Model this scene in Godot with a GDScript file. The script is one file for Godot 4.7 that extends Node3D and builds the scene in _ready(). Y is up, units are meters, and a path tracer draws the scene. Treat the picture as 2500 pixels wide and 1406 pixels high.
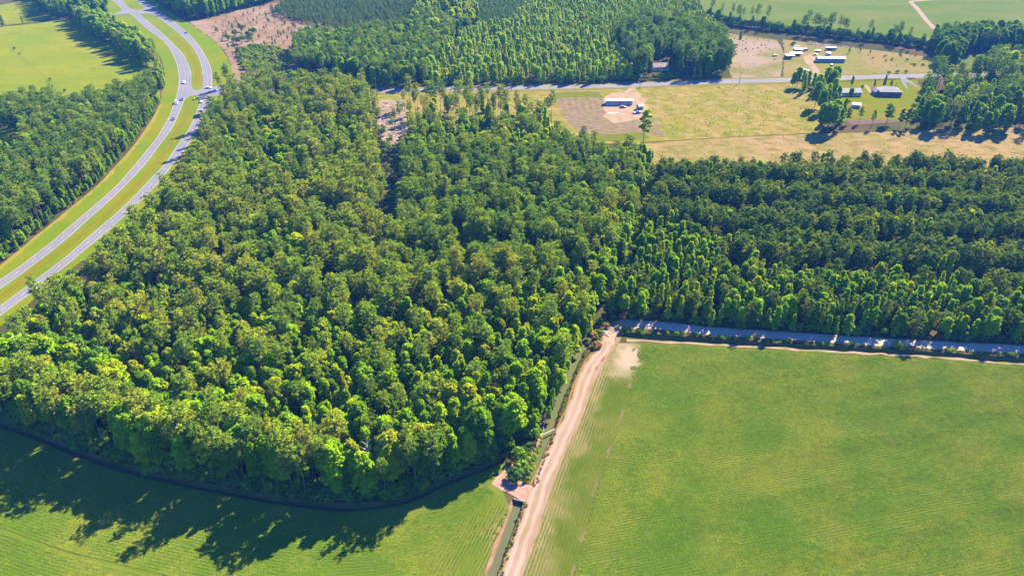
extends Node3D

# An aerial view over woods, crop fields and a divided highway. x runs right, -z away from the drone, y up, metres.

const EYE_HEIGHT := 155.0
const PITCH := 32.2
const FOCAL := 2.4464        # half picture height to focal length

var rng := RandomNumberGenerator.new()
var wide := FastNoiseLite.new()
var mid := FastNoiseLite.new()
var fine := FastNoiseLite.new()
var names := {}
var labels := {}
var holes := []              # [polygon, box] of every ditch
var mats := {}


class Shape:
	var v := PackedVector3Array()
	var c := PackedColorArray()
	var uv := PackedVector2Array()
	func tri(a: Vector3, b: Vector3, d: Vector3, col: Color) -> void:
		v.append(a); v.append(b); v.append(d)
		c.append(col); c.append(col); c.append(col)
		uv.append(Vector2(a.x, a.z)); uv.append(Vector2(b.x, b.z)); uv.append(Vector2(d.x, d.z))
	func quad(a: Vector3, b: Vector3, d: Vector3, e: Vector3, col: Color) -> void:
		tri(a, b, d, col); tri(a, d, e, col)
	func vert(a: Vector3, col: Color) -> void:
		v.append(a); c.append(col); uv.append(Vector2(a.x, a.z))
	# a box with small chamfers on its top edges
	func box(lo: Vector3, hi: Vector3, col := Color.WHITE, bevel := 0.0) -> void:
		var b: float = minf(bevel, minf(hi.x - lo.x, hi.z - lo.z) * 0.45)
		var y1 := hi.y - b
		var p := [Vector3(lo.x, lo.y, lo.z), Vector3(hi.x, lo.y, lo.z), Vector3(hi.x, lo.y, hi.z), Vector3(lo.x, lo.y, hi.z)]
		var q := [Vector3(lo.x, y1, lo.z), Vector3(hi.x, y1, lo.z), Vector3(hi.x, y1, hi.z), Vector3(lo.x, y1, hi.z)]
		var t := [Vector3(lo.x + b, hi.y, lo.z + b), Vector3(hi.x - b, hi.y, lo.z + b), Vector3(hi.x - b, hi.y, hi.z - b), Vector3(lo.x + b, hi.y, hi.z - b)]
		for i in 4:
			var j := (i + 1) % 4
			quad(p[i], q[i], q[j], p[j], col)
			if b > 0.0:
				quad(q[i], t[i], t[j], q[j], col)
		quad(t[0], t[3], t[2], t[1], col)
		quad(p[0], p[1], p[2], p[3], col)
	# a tapered tube along points
	func tube(pts: Array, radii: Array, sides: int, col := Color.WHITE) -> void:
		var before := []
		for i in pts.size():
			var d: Vector3 = (pts[mini(i + 1, pts.size() - 1)] - pts[maxi(i - 1, 0)]).normalized()
			var s := d.cross(Vector3(0.31, 0.2, 0.93)).normalized()
			var u := s.cross(d)
			var ring := []
			for k in sides:
				var a := TAU * k / sides
				ring.append(pts[i] + (s * cos(a) + u * sin(a)) * radii[i])
			if before:
				for k in sides:
					var n := (k + 1) % sides
					quad(before[k], ring[k], ring[n], before[n], col)
			before = ring
		for k in range(1, sides - 1):
			tri(before[0], before[k + 1], before[k], col)
	# a profile in (x, y) pushed along z from -w to w, its sides drawn in by tuck above a height
	func prism(profile: Array, w: float, col := Color.WHITE, tuck := 0.0, above := 1e9) -> void:
		var n := profile.size()
		var a := []
		var b := []
		for p in profile:
			var k: float = w - (tuck if p.y > above else 0.0)
			a.append(Vector3(p.x, p.y, -k)); b.append(Vector3(p.x, p.y, k))
		for i in n:
			quad(a[i], b[i], b[(i + 1) % n], a[(i + 1) % n], col)
		var flat := PackedVector2Array(profile)
		var t := Geometry2D.triangulate_polygon(flat)
		for i in range(0, t.size(), 3):
			tri(a[t[i]], a[t[i + 1]], a[t[i + 2]], col)
			tri(b[t[i]], b[t[i + 2]], b[t[i + 1]], col)
	func done(mat: Material) -> ArrayMesh:
		var m := ArrayMesh.new()
		add_to(m, mat)
		return m
	func add_to(m: ArrayMesh, mat: Material) -> void:
		var a := []
		a.resize(Mesh.ARRAY_MAX)
		a[Mesh.ARRAY_VERTEX] = v
		a[Mesh.ARRAY_COLOR] = c
		a[Mesh.ARRAY_TEX_UV] = uv
		m.add_surface_from_arrays(Mesh.PRIMITIVE_TRIANGLES, a)
		m.surface_set_material(m.get_surface_count() - 1, mat)


func lin(r: float, g: float, b: float) -> Color:
	return Color(r, g, b)


func grain(low: float, high: float, freq: float, size := 512, kind := FastNoiseLite.TYPE_SIMPLEX_SMOOTH) -> NoiseTexture2D:
	var n := FastNoiseLite.new()
	n.noise_type = kind
	n.frequency = freq
	n.fractal_octaves = 4
	n.seed = int(freq * 1000.0)
	var t := NoiseTexture2D.new()
	t.width = size
	t.height = size
	t.seamless = true
	t.noise = n
	var r := Gradient.new()
	r.offsets = PackedFloat32Array([0.0, 1.0])
	r.colors = PackedColorArray([Color(low, low, low), Color(high, high, high)])
	t.color_ramp = r
	return t


# a ground material: vertex colour times a fine grain laid out in metres
func ground_mat(key: String, tile: float, tex: Texture2D, rough := 0.95) -> StandardMaterial3D:
	if not mats.has(key):
		var m := StandardMaterial3D.new()
		m.vertex_color_use_as_albedo = true
		m.albedo_color = Color(0.44, 0.44, 0.44).linear_to_srgb()
		m.albedo_texture = tex
		m.uv1_scale = Vector3.ONE / tile
		m.roughness = rough
		m.specular_mode = BaseMaterial3D.SPECULAR_DISABLED
		mats[key] = m
	return mats[key]


func paint(key: String, c: Color, rough := 0.6, metal := 0.0, tex: Texture2D = null) -> StandardMaterial3D:
	if not mats.has(key):
		var m := StandardMaterial3D.new()
		m.albedo_color = (c * 0.48).linear_to_srgb()
		m.roughness = rough
		m.metallic = metal
		if tex:
			m.albedo_texture = tex
			m.uv1_triplanar = true
			m.uv1_scale = Vector3.ONE * 0.4
		mats[key] = m
	return mats[key]


func leaf_mat(key: String, c: Color, through := 0.7) -> StandardMaterial3D:
	if not mats.has(key):
		var m := StandardMaterial3D.new()
		m.vertex_color_use_as_albedo = true
		m.albedo_color = c.linear_to_srgb()
		m.roughness = 0.9
		m.specular_mode = BaseMaterial3D.SPECULAR_DISABLED
		m.cull_mode = BaseMaterial3D.CULL_DISABLED
		m.backlight_enabled = true
		m.backlight = Color(through, through * 0.96, through * 0.3)
		mats[key] = m
	return mats[key]


func numbered(called: String) -> String:
	var n: int = names.get(called, 0)
	names[called] = n + 1
	return called if n == 0 else "%s_%03d" % [called, n]


func tag(o: Node, label: String, category: String, group := "", kind := "") -> Node:
	var said := label
	o.set_meta("label", said)
	if category:
		o.set_meta("category", category)
	if group:
		o.set_meta("group", group)
	if kind:
		o.set_meta("kind", kind)
	return o


func thing(called: String, label: String, category: String, at := Vector3.ZERO, turn := 0.0, group := "") -> Node3D:
	var o := Node3D.new()
	o.name = numbered(called)
	add_child(o)
	o.position = at
	o.rotation.y = turn
	tag(o, label, category, group)
	return o


func obj(called: String, s: Shape, mat: Material, parent: Node = self) -> MeshInstance3D:
	var o := MeshInstance3D.new()
	o.name = numbered(called) if parent == self else called
	o.mesh = s.done(mat)
	parent.add_child(o, true)
	return o


# the same mesh again as another part
func again(called: String, mesh: Mesh, parent: Node, at := Vector3.ZERO, turn := Vector3.ZERO) -> MeshInstance3D:
	var o := MeshInstance3D.new()
	o.name = called
	o.mesh = mesh
	parent.add_child(o, true)
	o.position = at
	o.rotation = turn
	return o


func v3(p: Vector2, y := 0.0) -> Vector3:
	return Vector3(p.x, y, p.y)


# a smooth line through the points, a point about every step metres
func smooth(pts: Array, step := 4.0) -> Array:
	var out := []
	for i in pts.size() - 1:
		var a: Vector2 = pts[maxi(i - 1, 0)]
		var b: Vector2 = pts[i]
		var c: Vector2 = pts[i + 1]
		var d: Vector2 = pts[mini(i + 2, pts.size() - 1)]
		var n := maxi(1, int(b.distance_to(c) / step))
		for k in n:
			out.append(b.cubic_interpolate(c, a, d, float(k) / n))
	out.append(pts[-1])
	return out


func even(line: Array, n: int) -> Array:
	var long := 0.0
	for i in line.size() - 1:
		long += line[i].distance_to(line[i + 1])
	var out := []
	var k := 0
	var gone := 0.0
	for i in n:
		var want := long * i / (n - 1)
		while k < line.size() - 2 and gone + line[k].distance_to(line[k + 1]) < want:
			gone += line[k].distance_to(line[k + 1])
			k += 1
		out.append(line[k].lerp(line[k + 1], clampf((want - gone) / maxf(line[k].distance_to(line[k + 1]), 1e-6), 0.0, 1.0)))
	return out


# the line moved sideways; positive is to the right of the walking direction as seen on the ground plan (x right, z down)
func beside(line: Array, by: float) -> Array:
	var out := []
	for i in line.size():
		var d: Vector2 = (line[mini(i + 1, line.size() - 1)] - line[maxi(i - 1, 0)]).normalized()
		out.append(line[i] + Vector2(-d.y, d.x) * by)
	return out


func far_from(p: Vector2, line: Array) -> float:
	var best := 1e9
	for i in line.size() - 1:
		best = minf(best, p.distance_squared_to(Geometry2D.get_closest_point_to_segment(p, line[i], line[i + 1])))
	return sqrt(best)


func box_of(poly: PackedVector2Array) -> Rect2:
	var r := Rect2(poly[0], Vector2.ZERO)
	for p in poly:
		r = r.expand(p)
	return r


func inside(p: Vector2, poly: PackedVector2Array) -> bool:
	return Geometry2D.is_point_in_polygon(p, poly)


# wobble the outline a little so that no edge of a field is ruled
func ragged(pts: Array, by: float, step := 5.0) -> PackedVector2Array:
	var out := PackedVector2Array()
	for i in pts.size():
		var a: Vector2 = pts[i]
		var b: Vector2 = pts[(i + 1) % pts.size()]
		var n := maxi(1, int(a.distance_to(b) / step))
		for k in n:
			var p := a.lerp(b, float(k) / n)
			out.append(p + Vector2(fine.get_noise_2d(p.x * 3.0, p.y * 3.0), fine.get_noise_2d(p.y * 3.0 + 90.0, p.x * 3.0)) * by)
	return out


# a sheet of ground: a grid cut to the outline and round the ditches, coloured point by point
func sheet(called: String, poly: PackedVector2Array, y: float, cell: float, paint_at: Callable, mat: Material, label: String, category := "ground") -> MeshInstance3D:
	var s := Shape.new()
	var r := box_of(poly)
	var cuts := holes.filter(func(h): return h[1].intersects(r))
	for i in range(int(floor(r.position.x / cell)), int(ceil(r.end.x / cell))):
		for j in range(int(floor(r.position.y / cell)), int(ceil(r.end.y / cell))):
			var a := Vector2(i, j) * cell
			var square := PackedVector2Array([a, a + Vector2(cell, 0), a + Vector2(cell, cell), a + Vector2(0, cell)])
			var pieces := []
			var here := Rect2(a, Vector2(cell, cell))
			var near_edge := false
			var ins := 0
			for p in square:
				if inside(p, poly):
					ins += 1
			if ins == 4:
				for k in poly.size():
					if here.has_point(poly[k]):
						near_edge = true
						break
			if ins == 4 and not near_edge:
				pieces = [square]
			else:
				pieces = Geometry2D.intersect_polygons(square, poly)
			for h in cuts:
				if h[1].intersects(here):
					var left := []
					for p in pieces:
						for q in Geometry2D.clip_polygons(p, h[0]):
							if not Geometry2D.is_polygon_clockwise(q):
								left.append(q)
					pieces = left
			for p in pieces:
				if p.size() == 4 and p == square:
					var cs := []
					for q in p:
						cs.append(paint_at.call(q))
					for k in [0, 1, 2, 0, 2, 3]:
						s.vert(v3(p[k], y), cs[k])
				else:
					var t := Geometry2D.triangulate_polygon(p)
					for k in t:
						s.vert(v3(p[k], y), paint_at.call(p[k]))
	var o := obj(called, s, mat)
	tag(o, label, category, "", "structure")
	return o


# a band between two edges
func band(called: String, left: Array, right: Array, y: float, paint_at: Callable, mat: Material, label: String, category := "road", across := 4) -> MeshInstance3D:
	var s := Shape.new()
	var n := left.size()
	for i in n - 1:
		for k in across:
			var f0 := float(k) / across
			var f1 := float(k + 1) / across
			var q := [left[i].lerp(right[i], f0), left[i].lerp(right[i], f1), left[i + 1].lerp(right[i + 1], f1), left[i + 1].lerp(right[i + 1], f0)]
			var fs := [f0, f1, f1, f0]
			for m in [0, 1, 2, 0, 2, 3]:
				s.vert(v3(q[m], y), paint_at.call(q[m], fs[m]))
	var o := obj(called, s, mat)
	tag(o, label, category, "", "structure")
	return o


func stripe(called: String, line: Array, width: float, y: float, mat: Material, label: String, dash := 0, gap := 0) -> void:
	var s := Shape.new()
	var a := beside(line, -width / 2.0)
	var b := beside(line, width / 2.0)
	for i in line.size() - 1:
		if dash == 0 or i % (dash + gap) < dash:
			s.quad(v3(a[i], y), v3(b[i], y), v3(b[i + 1], y), v3(a[i + 1], y), Color.WHITE)
	tag(obj(called, s, mat), label, "road marking", "", "structure")


# an open ditch: two rough banks and a bed; its outline is kept free of ground
func ditch(called: String, line: Array, half: float, bed: float, deep: float, bank: Callable, mat: Material, label: String) -> void:
	var rows := []
	for w in [-half, -half * 0.75, -bed, bed, half * 0.75, half]:
		rows.append(beside(line, w))
	var ys := [0.0, -deep * 0.35, -deep, -deep, -deep * 0.35, 0.0]
	for i in line.size():
		for k in [1, 2, 3, 4]:
			var p: Vector2 = rows[k][i]
			rows[k][i] = p + Vector2(fine.get_noise_2d(p.x * 9.0, p.y * 9.0), fine.get_noise_2d(p.y * 9.0, p.x * 9.0 + 50.0)) * 0.45
	var s := Shape.new()
	for i in line.size() - 1:
		for k in 5:
			var q := [rows[k][i], rows[k + 1][i], rows[k + 1][i + 1], rows[k][i + 1]]
			var h := [ys[k], ys[k + 1], ys[k + 1], ys[k]]
			for m in [0, 1, 2, 0, 2, 3]:
				s.vert(v3(q[m], h[m]), bank.call(q[m], k))
	# the two ends
	for e in [0, line.size() - 1]:
		for k in range(0, 5):
			s.tri(v3(rows[k][e], ys[k]), v3(rows[k + 1][e], ys[k + 1]), v3((rows[0][e] + rows[5][e]) / 2.0), bank.call(rows[k][e], k))
	tag(obj(called, s, mat), label, "ditch", "", "structure")


func free_for_ditch(line: Array, half: float) -> void:
	var p := PackedVector2Array(beside(line, half))
	var other := beside(line, -half)
	other.reverse()
	p.append_array(PackedVector2Array(other))
	if Geometry2D.is_polygon_clockwise(p):
		p.reverse()
	holes.append([p, box_of(p).grow(0.1)])


# many copies as one mass
func mass(called: String, mesh: Mesh, places: Array, tints: Array, label: String, category: String) -> void:
	if places.is_empty():
		return
	var mm := MultiMesh.new()
	mm.transform_format = MultiMesh.TRANSFORM_3D
	mm.use_colors = true
	mm.mesh = mesh
	mm.instance_count = places.size()
	for i in places.size():
		mm.set_instance_transform(i, places[i])
		mm.set_instance_color(i, tints[i])
	var o := MultiMeshInstance3D.new()
	o.name = numbered(called)
	o.multimesh = mm
	add_child(o, true)
	tag(o, label, category, "", "stuff")


# where a point of the ground plan stands in the picture, in hundredths
func in_picture(p: Vector3) -> Vector3:
	var t := deg_to_rad(PITCH)
	var y := p.y - EYE_HEIGHT
	var d := -y * sin(t) - p.z * cos(t)
	var up := y * cos(t) - p.z * sin(t)
	return Vector3(50.0 + 50.0 * FOCAL / 1.778 * p.x / d, 50.0 - 50.0 * FOCAL * up / d, d)


# a whole number below a hundred in words
func spelt(n: int) -> String:
	var ones := ["zero", "one", "two", "three", "four", "five", "six", "seven", "eight", "nine", "ten", "eleven", "twelve", "thirteen", "fourteen", "fifteen", "sixteen", "seventeen", "eighteen", "nineteen"]
	n = clampi(n, 0, 99)
	if n < 20:
		return ones[n]
	var tens: String = ["twenty", "thirty", "forty", "fifty", "sixty", "seventy", "eighty", "ninety"][n / 10 - 2]
	return tens if n % 10 == 0 else tens + "-" + ones[n % 10]


# ---------------------------------------------------------------- plants

func around_dir() -> Vector3:
	var z := rng.randf_range(-1.0, 1.0)
	var a := rng.randf() * TAU
	var r := sqrt(1.0 - z * z)
	return Vector3(r * cos(a), z, r * sin(a))


# a puff of leaves: small diamonds that mostly face away from the puff's middle
func puff(s: Shape, at: Vector3, r: float, n: int, size: float, slim: float, col: Color, flat := 0.8, turned := 0.75) -> void:
	for i in n:
		var d := around_dir()
		if d.y < -0.35:
			d.y = -d.y
		var p := at + Vector3(d.x, d.y * flat, d.z) * r * rng.randf_range(0.55, 1.05)
		var nrm := (d + around_dir() * turned).normalized()
		var u := nrm.cross(around_dir()).normalized() * size * rng.randf_range(0.7, 1.3)
		var w := nrm.cross(u).normalized() * size * slim * rng.randf_range(0.8, 1.25)
		var k := rng.randf_range(0.8, 1.0)
		s.quad(p - u, p - w, p + u, p + w, Color(col.r * k, col.g * k, col.b * k))


# a long tuft of pine needles: thin blades that point out and up from the twig
func needle_tuft(s: Shape, at: Vector3, r: float, n: int, col: Color) -> void:
	for i in n:
		var d := around_dir()
		d.y = absf(d.y) * 0.85 - 0.15
		var side := d.cross(around_dir()).normalized() * r * 0.24
		var k := rng.randf_range(0.72, 1.0)
		var q := Color(col.r * k, col.g * k, col.b * k)
		var a := at + d * r * 0.2
		var b := at + d * r * rng.randf_range(0.8, 1.15)
		s.quad(a, (a + b) * 0.5 - side, b, (a + b) * 0.5 + side, q)


func tone(lo := 0.8) -> Color:
	var k := rng.randf_range(lo, 1.0)
	return Color(k * rng.randf_range(0.88, 1.0), k, k * rng.randf_range(0.7, 1.0))


func trunk_shape(high: float, r: float, lean: float) -> Array:
	var pts := []
	var rad := []
	var bend := Vector3(rng.randf_range(-lean, lean), 0, rng.randf_range(-lean, lean))
	for i in 7:
		var t := i / 6.0
		pts.append(Vector3(bend.x * t * t, high * t - 0.3, bend.z * t * t) + (Vector3(rng.randf_range(-0.1, 0.1), 0, rng.randf_range(-0.1, 0.1)) if i > 0 else Vector3.ZERO))
		rad.append(lerpf(r * (1.35 if i == 0 else 1.0), r * 0.18, t))
	return [pts, rad]


func on_line(pts: Array, t: float) -> Vector3:
	var x := clampf(t, 0.0, 0.999) * (pts.size() - 1)
	return pts[int(x)].lerp(pts[int(x) + 1], x - int(x))


# [trunk, crown] of a tall pine: a bare pole and a rounded open top of needle tufts
func pine_shape(high: float, reach: float, bare: float, thick := 1.0) -> Array:
	var wood := Shape.new()
	var leaf := Shape.new()
	var tr := trunk_shape(high, 0.24, 0.8)
	wood.tube(tr[0], tr[1], 6)
	var n := int(44 * thick)
	for i in n:
		var t := bare + (0.985 - bare) * (i + rng.randf()) / n
		var f := (t - bare) / (1.0 - bare)
		var long := reach * (sqrt(maxf(0.0, 1.0 - pow(f * 1.3 - 0.33, 2.0))) * 0.95 + 0.08) * rng.randf_range(0.55, 1.12)
		if f < 0.25:
			long *= rng.randf_range(0.55, 1.0)
		var a := i * 2.399 + rng.randf_range(-0.5, 0.5)
		var base := on_line(tr[0], t)
		var end := base + Vector3(cos(a), rng.randf_range(0.05, 0.45) + f * 0.3, sin(a)) * long
		wood.tube([base, end], [0.06, 0.02], 3)
		var col := tone(0.72)
		var m := maxi(2, int(long / 0.75))
		for k in m:
			var g := 1.0 - 0.62 * k / m
			var p := base.lerp(end, g) + around_dir() * Vector3(0.4, 0.75, 0.4)
			needle_tuft(leaf, p, rng.randf_range(0.6, 1.05), 16, col)
	needle_tuft(leaf, on_line(tr[0], 0.99), 1.0, 40, tone())
	return [wood, leaf]


# [trunk, crown] of a leafy tree: lobes of leaf puffs, rounded (peak 0) or pointed (peak 1)
func leafy_shape(high: float, reach: float, bare: float, peak: float, lobes: int, leaf_size: float) -> Array:
	var wood := Shape.new()
	var leaf := Shape.new()
	var tr := trunk_shape(high * 0.86, 0.2 * high / 14.0, 0.5)
	wood.tube(tr[0], tr[1], 6)
	for i in lobes:
		var f := pow((i + rng.randf()) / lobes, 1.0 + 0.35 * peak)
		var round := sqrt(maxf(0.02, 1.0 - pow(f * 1.55 - 0.6, 2.0)))
		var cone := 1.02 - f
		var out := reach * lerpf(round, cone, peak) * rng.randf_range(0.55, 1.08)
		var a := i * 2.399 + rng.randf_range(-0.6, 0.6)
		var y := high * (bare + (0.97 - bare) * f)
		var mid_ := on_line(tr[0], minf(0.97, (y - high * 0.1) / (high * 0.86)))
		var at := Vector3(mid_.x + cos(a) * out * 0.78, y, mid_.z + sin(a) * out * 0.78)
		wood.tube([mid_ - Vector3(0, out * 0.35, 0), at], [0.08, 0.025], 3)
		var r := lerpf(0.40, 0.30, peak) * reach * rng.randf_range(0.75, 1.15)
		var col := tone(0.74)
		var k := int(18 + 9.0 * r)
		for j in k:
			var d := around_dir()
			d.y = absf(d.y) * 1.1 - 0.3
			var p := at + Vector3(d.x, d.y * lerpf(0.8, 1.2, peak), d.z) * r * rng.randf_range(0.55, 1.3)
			puff(leaf, p, r * rng.randf_range(0.17, 0.34), 11, leaf_size, 0.62, Color(col.r * rng.randf_range(0.9, 1.0), col.g * rng.randf_range(0.88, 1.0), col.b), 0.85)
	var col2 := tone()
	for j in 5:
		puff(leaf, on_line(tr[0], 0.99) + Vector3(rng.randf_range(-0.3, 0.3), high * (0.05 + 0.02 * j), rng.randf_range(-0.3, 0.3)), 0.3 * reach * (0.7 if peak > 0.5 else 1.2), 26, leaf_size, 0.62, col2)
	return [wood, leaf]


# [trunk, twigs] of a dead tree
func dead_shape(high: float, reach: float) -> Array:
	var wood := Shape.new()
	var twigs := Shape.new()
	var tr := trunk_shape(high, 0.26, 0.9)
	wood.tube(tr[0], tr[1], 6)
	for i in 16:
		var t := 0.4 + 0.58 * i / 16.0
		var a := i * 2.399 + rng.randf_range(-0.5, 0.5)
		var base := on_line(tr[0], t)
		var long := reach * (1.15 - t) * 1.7 * rng.randf_range(0.5, 1.1)
		var mid_ := base + Vector3(cos(a), 0.5, sin(a)) * long * 0.55
		var end := mid_ + Vector3(cos(a + 0.4), 0.9, sin(a + 0.4)) * long * 0.5
		twigs.tube([base, mid_, end], [0.11, 0.07, 0.02], 4)
		for k in 3:
			var p := base.lerp(end, 0.45 + 0.2 * k)
			twigs.tube([p, p + Vector3(cos(a + rng.randf_range(-1.5, 1.5)), rng.randf_range(0.1, 0.9), sin(a + rng.randf_range(-1.5, 1.5))) * long * 0.35], [0.05, 0.015], 3)
	return [wood, twigs]


func shrub_shape(high: float, reach: float) -> Array:
	var wood := Shape.new()
	var leaf := Shape.new()
	for i in 5:
		var a := rng.randf() * TAU
		wood.tube([Vector3(0, -0.1, 0), Vector3(cos(a) * reach * 0.5, high * 0.6, sin(a) * reach * 0.5)], [0.04, 0.015], 3)
	for i in 16:
		var d := around_dir()
		d.y = absf(d.y)
		puff(leaf, Vector3(d.x * reach * 0.7, 0.25 * high + d.y * high * 0.6, d.z * reach * 0.7), reach * 0.36, 22, 0.2, 0.6, tone(0.7))
	return [wood, leaf]


# a kind of tree: its shapes in a few variants
var kinds := {}       # name -> {variants: [[trunk mesh, crown mesh, whole mesh, height, reach]], tints: [[word, colour]]}

func kind(called: String, shapes: Array, sizes: Array, tints: Array, bark: Material, through: float) -> void:
	var made := []
	var plain := leaf_mat("plain_" + called, Color.WHITE, through)
	for i in shapes.size():
		var w: ArrayMesh = shapes[i][0].done(bark)
		var l: ArrayMesh = shapes[i][1].done(plain)
		var both := ArrayMesh.new()
		shapes[i][0].add_to(both, bark)
		shapes[i][1].add_to(both, plain)
		made.append([w, l, both, sizes[i][0], sizes[i][1]])
	for t in tints:
		leaf_mat(called + t[0], t[1], through)
	kinds[called] = {"made": made, "tints": tints}


var trees := []       # {k: kind, v: variant, t: tint, p: ground point, s: scale, a: turn, zone: words, own: label or ""}

func plant(k: String, p: Vector2, high: float, tint := -1, zone := "", own := "", group := "", lean := Vector2.ZERO) -> void:
	var d = kinds[k]
	var v := rng.randi() % int(d.made.size())
	if tint < 0:
		tint = rng.randi() % int(d.tints.size())
	trees.append({"k": k, "v": v, "t": tint, "p": p, "s": high / d.made[v][3], "a": rng.randf() * TAU, "w": rng.randf_range(0.7, 1.06), "zone": zone, "own": own, "group": group, "lean": lean})


# scatter trees over an outline, about one every gap metres; choose(p) names the kind, tint, and height or returns []
func wood_over(poly: PackedVector2Array, gap: float, choose: Callable, bare := []) -> void:
	var r := box_of(poly)
	for i in int(r.size.x / gap) + 1:
		for j in int(r.size.y / (gap * 0.87)) + 1:
			var p := r.position + Vector2((i + (0.5 if j % 2 else 0.0) + rng.randf_range(-0.42, 0.42)) * gap, (j + rng.randf_range(-0.42, 0.42)) * gap * 0.87)
			if not inside(p, poly):
				continue
			var ok := true
			for b in bare:
				if inside(p, b):
					ok = false
					break
			if not ok:
				continue
			var c: Array = choose.call(p)
			if c.size():
				plant(c[0], p, c[2], c[1], c[3] if c.size() > 3 else "")


func tree_place(t: Dictionary) -> Transform3D:
	var b := Basis(Vector3.UP, t.a) * Basis.from_scale(Vector3(t.w, 1.0, t.w) * t.s)
	if t.lean != Vector2.ZERO:
		b = Basis(Vector3(t.lean.y, 0, -t.lean.x).normalized(), t.lean.length()) * b
	return Transform3D(b, Vector3(t.p.x, 0.0, t.p.y))


# set the largest to be seen up as trees of their own, the others as a mass of each kind
func grow_all(single: Dictionary) -> void:
	var shown := {}
	for t in trees:
		var m = kinds[t.k].made[t.v]
		var q := in_picture(Vector3(t.p.x, m[3] * t.s * 0.7, t.p.y))
		t["pic"] = q
		t["deep"] = q.z
		t["seen"] = 0
		t["rx"] = m[4] * t.s / q.z * FOCAL * 288.0
		t["ry"] = m[3] * t.s * 0.3 / q.z * FOCAL * 288.0 * 0.9
	trees.sort_custom(func(a, b): return a.deep < b.deep)
	var taken := PackedByteArray()
	taken.resize(256 * 144)
	for t in trees:
		var cx: float = t.pic.x / 100.0 * 256.0
		var cy: float = t.pic.y / 100.0 * 144.0
		var rx: float = t.rx / 4.0
		var ry: float = t.ry / 4.0
		var count := 0.0
		for i in range(maxi(0, int(cx - rx)), mini(255, int(cx + rx)) + 1):
			for j in range(maxi(0, int(cy - ry)), mini(143, int(cy + ry)) + 1):
				if taken[j * 256 + i] == 0:
					taken[j * 256 + i] = 1
					count += 1.0
		if cx > -1.0 and cx < 257.0 and cy > -1.0 and cy < 145.0:
			t.seen = count + 0.01 * rx * ry if count > 0 else 0.0
	trees.sort_custom(func(a, b): return a.seen > b.seen if a.seen != b.seen else a.deep < b.deep)
	var groups := {}
	var used := {}
	for t in trees:
		var fam: String = single.get(t.k, "")
		var n: int = used.get(fam, 0)
		var alone: bool = t.own != "" or (fam != "" and t.seen > 0 and n < 296)
		if alone:
			if t.own == "":
				used[fam] = n + 1
			tree_thing(t, fam if fam else t.k)
		else:
			var key := "%s/%d" % [t.k, t.v]
			if not groups.has(key):
				groups[key] = [[], []]
			groups[key][0].append(tree_place(t))
			var c: Color = kinds[t.k].tints[t.t][1]
			var w := rng.randf_range(0.82, 1.12)
			groups[key][1].append(Color(c.r * w, c.g * w, c.b * w))
	for key in groups:
		var k: String = key.get_slice("/", 0)
		var v := int(key.get_slice("/", 1))
		mass({"pine_tree": "pine_woods", "broadleaf_tree": "broadleaf_woods", "pointed_tree": "broadleaf_woods", "young_pine": "young_pine_woods", "shrub": "undergrowth", "dead_tree": "dead_woods", "sparse_tree": "broadleaf_woods"}[k], kinds[k].made[v][2], groups[key][0], groups[key][1],
			{"pine_tree": "olive green pines deeper in the woods", "broadleaf_tree": "bright green leafy trees deeper in the woods", "pointed_tree": "bright pointed young leafy trees deeper in the woods", "young_pine": "dense dark green young pines in the far stands", "shrub": "low leafy undergrowth below and beside the woods", "dead_tree": "bare grey dead trees", "sparse_tree": "thin leafy trees"}[k], "undergrowth" if k == "shrub" else "woods")


func tree_thing(t: Dictionary, fam: String) -> void:
	var d = kinds[t.k]
	var m = d.made[t.v]
	var label: String = t.own
	if label == "":
		var size: String = "tall" if t.s > 1.06 else ("low" if t.s < 0.84 else "")
		var word: String = {"pine_tree": "pine", "broadleaf_tree": "leafy tree", "pointed_tree": "pointed tree", "young_pine": "young pine", "shrub": "bush", "dead_tree": "dead tree", "sparse_tree": "open tree"}[t.k]
		var body: String = String(d.tints[t.t][0]) + " " + word + " " + t.zone
		if size != "" and body.count(" ") < 8:
			body = size + " " + body
		for nudge in [[0, 0], [1, 0], [0, 1], [-1, 0], [0, -1], [1, 1], [-1, -1], [2, 0], [0, 2], [-2, 0], [0, -2], [1, -1], [-1, 1]]:
			label = "%s, %s percent across, %s percent down" % [body, spelt(roundi(t.pic.x) + nudge[0]), spelt(roundi(t.pic.y) + nudge[1])]
			if not labels.has(label):
				break
		labels[label] = true
	var o := thing(fam, label, "bush" if t.k == "shrub" else "tree", Vector3.ZERO, 0.0, t.group if t.group else {"pine_tree": "pines in the woods", "broadleaf_tree": "leafy trees in the woods", "pointed_tree": "leafy trees in the woods", "young_pine": "young pines in the planted stands", "shrub": "bushes", "dead_tree": "bare dead trees in the woods", "sparse_tree": "open trees about the houses"}[t.k])
	o.transform = tree_place(t)
	again("trunk", m[0], o)
	var c := again("branches" if t.k == "dead_tree" else "crown", m[1], o)
	c.material_override = mats[t.k + d.tints[t.t][0]]


# ---------------------------------------------------------------- vehicles and buildings

var car_shapes := {}

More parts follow.
